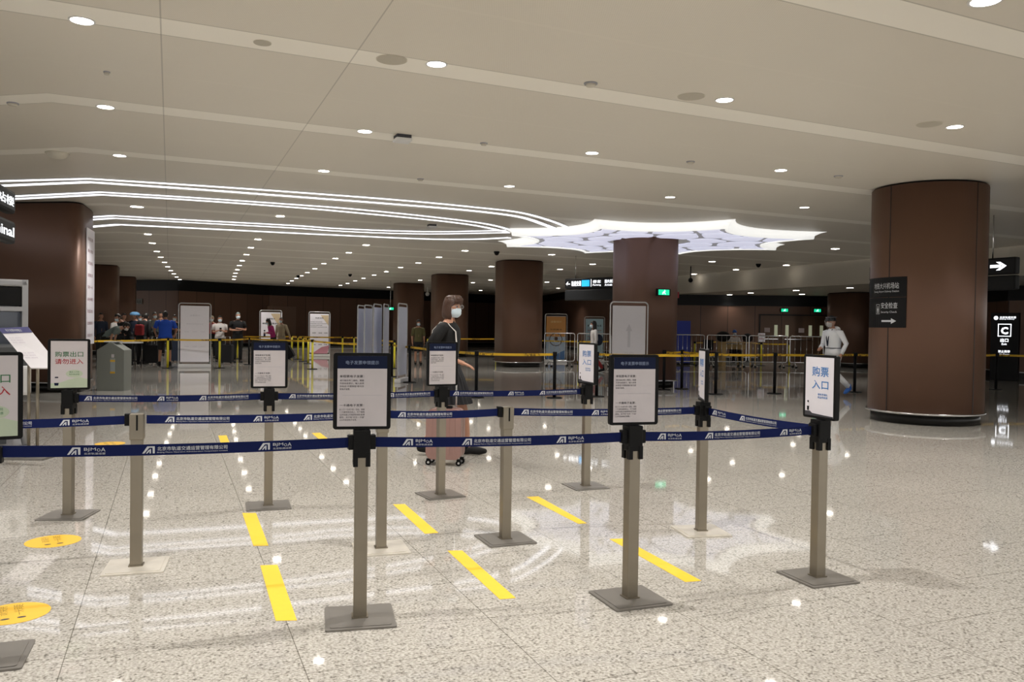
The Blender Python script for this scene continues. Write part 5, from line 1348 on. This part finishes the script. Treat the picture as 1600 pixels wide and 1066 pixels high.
person(P_at(273, 562), face_cam(273, -15), 'person in charcoal top just left of the wide white banner', h=1.68, top=('dk_cloth', 'short'), group=G_, arms=ARM_PHONE)
person(P_at(331, 560), face_cam(331, -15), 'person in maroon top half hidden by the wide white banner', h=1.68, top=('red_cloth', 'long'), group=G_, hair=('short', 'beige_cloth'))
person(P_at(427, 561), face_cam(427, -70), 'woman in magenta top with long black hair leaning to the left', h=1.62, lean=18, top=('pink_cloth', 'long'), hair=('long', 'hairb'), bottom=('dk_cloth', 'trousers'), group='pair with a trolley case', arms=ARM_PHONE)
person(P_at(439, 560), face_cam(439, -25), 'person in beige top behind the woman in magenta, pulling a case', h=1.66, top=('beige_cloth', 'long', 1.1), bottom=('beige_cloth', 'trousers'), group='pair with a trolley case', arms={'L': [(.27, .1, 1.15), (.3, .2, .95)]})
person(P_at(653, 570), face_cam(653, 8), 'woman in olive jacket and shorts walking toward the camera left of the walking woman', h=1.62, top=('olive_cloth', 'elbow', 1.15), bottom=('dk_cloth', 'shorts'), hair=('bob', 'hairb'), group='people walking far away')
def sling(o, q):
    m_ = MB(); c_ = q['up']((-.06, .2, 1.12)); m_.ball(tuple(c_), (.18, .14, .2), 14, 9); q['fin'](m_, 'backpack', M['navy_cloth'])
    m_ = MB(); up = q['up']; m_.tube([up((-.15, .12, 1.25)), up((-.13, .05, 1.46)), up((-.12, -.1, 1.38)), up((-.12, -.11, 1.1))], .018, 6); q['fin'](m_, 'strap', M['navy_cloth'])
person(P_at(927, 582), R(-80), 'woman in white jacket with a dark backpack walking left by the blue poster', h=1.64, top=('white_cloth', 'long', 1.15), bottom=('red_cloth', 'trousers'), hair=('long', 'hairb'), extra=sling, group='people walking far away', hem=.72,
       legs={'R': [(-.1, -.12, .5), (-.1, -.14, .09), (-.1, -.28, .04)], 'L': [(.1, .04, .5), (.1, .3, .14), (.1, .2, .05)]})
# seated clerk
def clerk():
    o = person((dc.x+.02, dc.y+.55), R(3), 'seated clerk in white with a blue cap behind the light wooden desk', h=1.72, top=('white_cloth', 'long', 1.0), hair=('cap', 'shoe_cover'), legs={'L': [(.13, -.42, .88), (.13, -.42, .48), (.13, -.56, .44)], 'R': [(-.13, -.42, .88), (-.13, -.42, .48), (-.13, -.56, .44)]}, bottom=('dk_cloth', 'trousers'), arms={'L': [(.25, -.1, 1.18), (.12, -.3, 1.12)], 'R': [(-.25, -.1, 1.18), (-.12, -.3, 1.12)]}, group='people at the desk', lean=4)
    o.location.z = -.30; return o
clerk()
st_ = empty('stool', (dc.x+.02, dc.y+.55, 0), 0, 'dark stool under the seated clerk', 'stool')
MB().cyl((0, 0, .48), .18, .05, 20).build('seat', M['blk_cloth'], st_)
for x in (-.12, .12):
    for y in (-.12, .12): MB().cyl((x, y, 0), .013, .48, 8).build('leg', M['chrome'], st_)
# cases
def case(px, py, w, h_, m_, l, tilt=0):
    c_ = fl(px, py); o = empty('trolley_case', (c_.x, c_.y, 0), 0, l, 'suitcase', 'trolley cases'); o.rotation_euler = (0, R(tilt), 0)
    mb = MB(); face_prism(mb, rrect(w, h_, .05, 4, 0, h_/2+.06), -.13, .13); mb.build('shell', M[m_], o)
    for x in (-w/2+.06, w/2-.06): MB().cyl((x, -.0, .03), .03, .03, 12).build('caster', M['black'], o)
    mb = MB(); mb.tube([(-.08, .1, h_+.05), (-.08, .1, h_+.32), (.08, .1, h_+.32), (.08, .1, h_+.05)], .009, 6); mb.build('pull_handle', M['silver'], o); return o
case(354, 569, .42, .62, 'dk_cloth', 'black trolley case beside the person in white T-shirt')
case(456, 561, .36, .5, 'blk_cloth', 'tilted black trolley case behind the person in beige', -30)
case(277, 566, .4, .7, 'navy_cloth', 'dark trolley case between the man in blue and the wide banner')
case(239, 570, .42, .6, 'blk_cloth', 'black trolley case on the floor left of the man in blue')
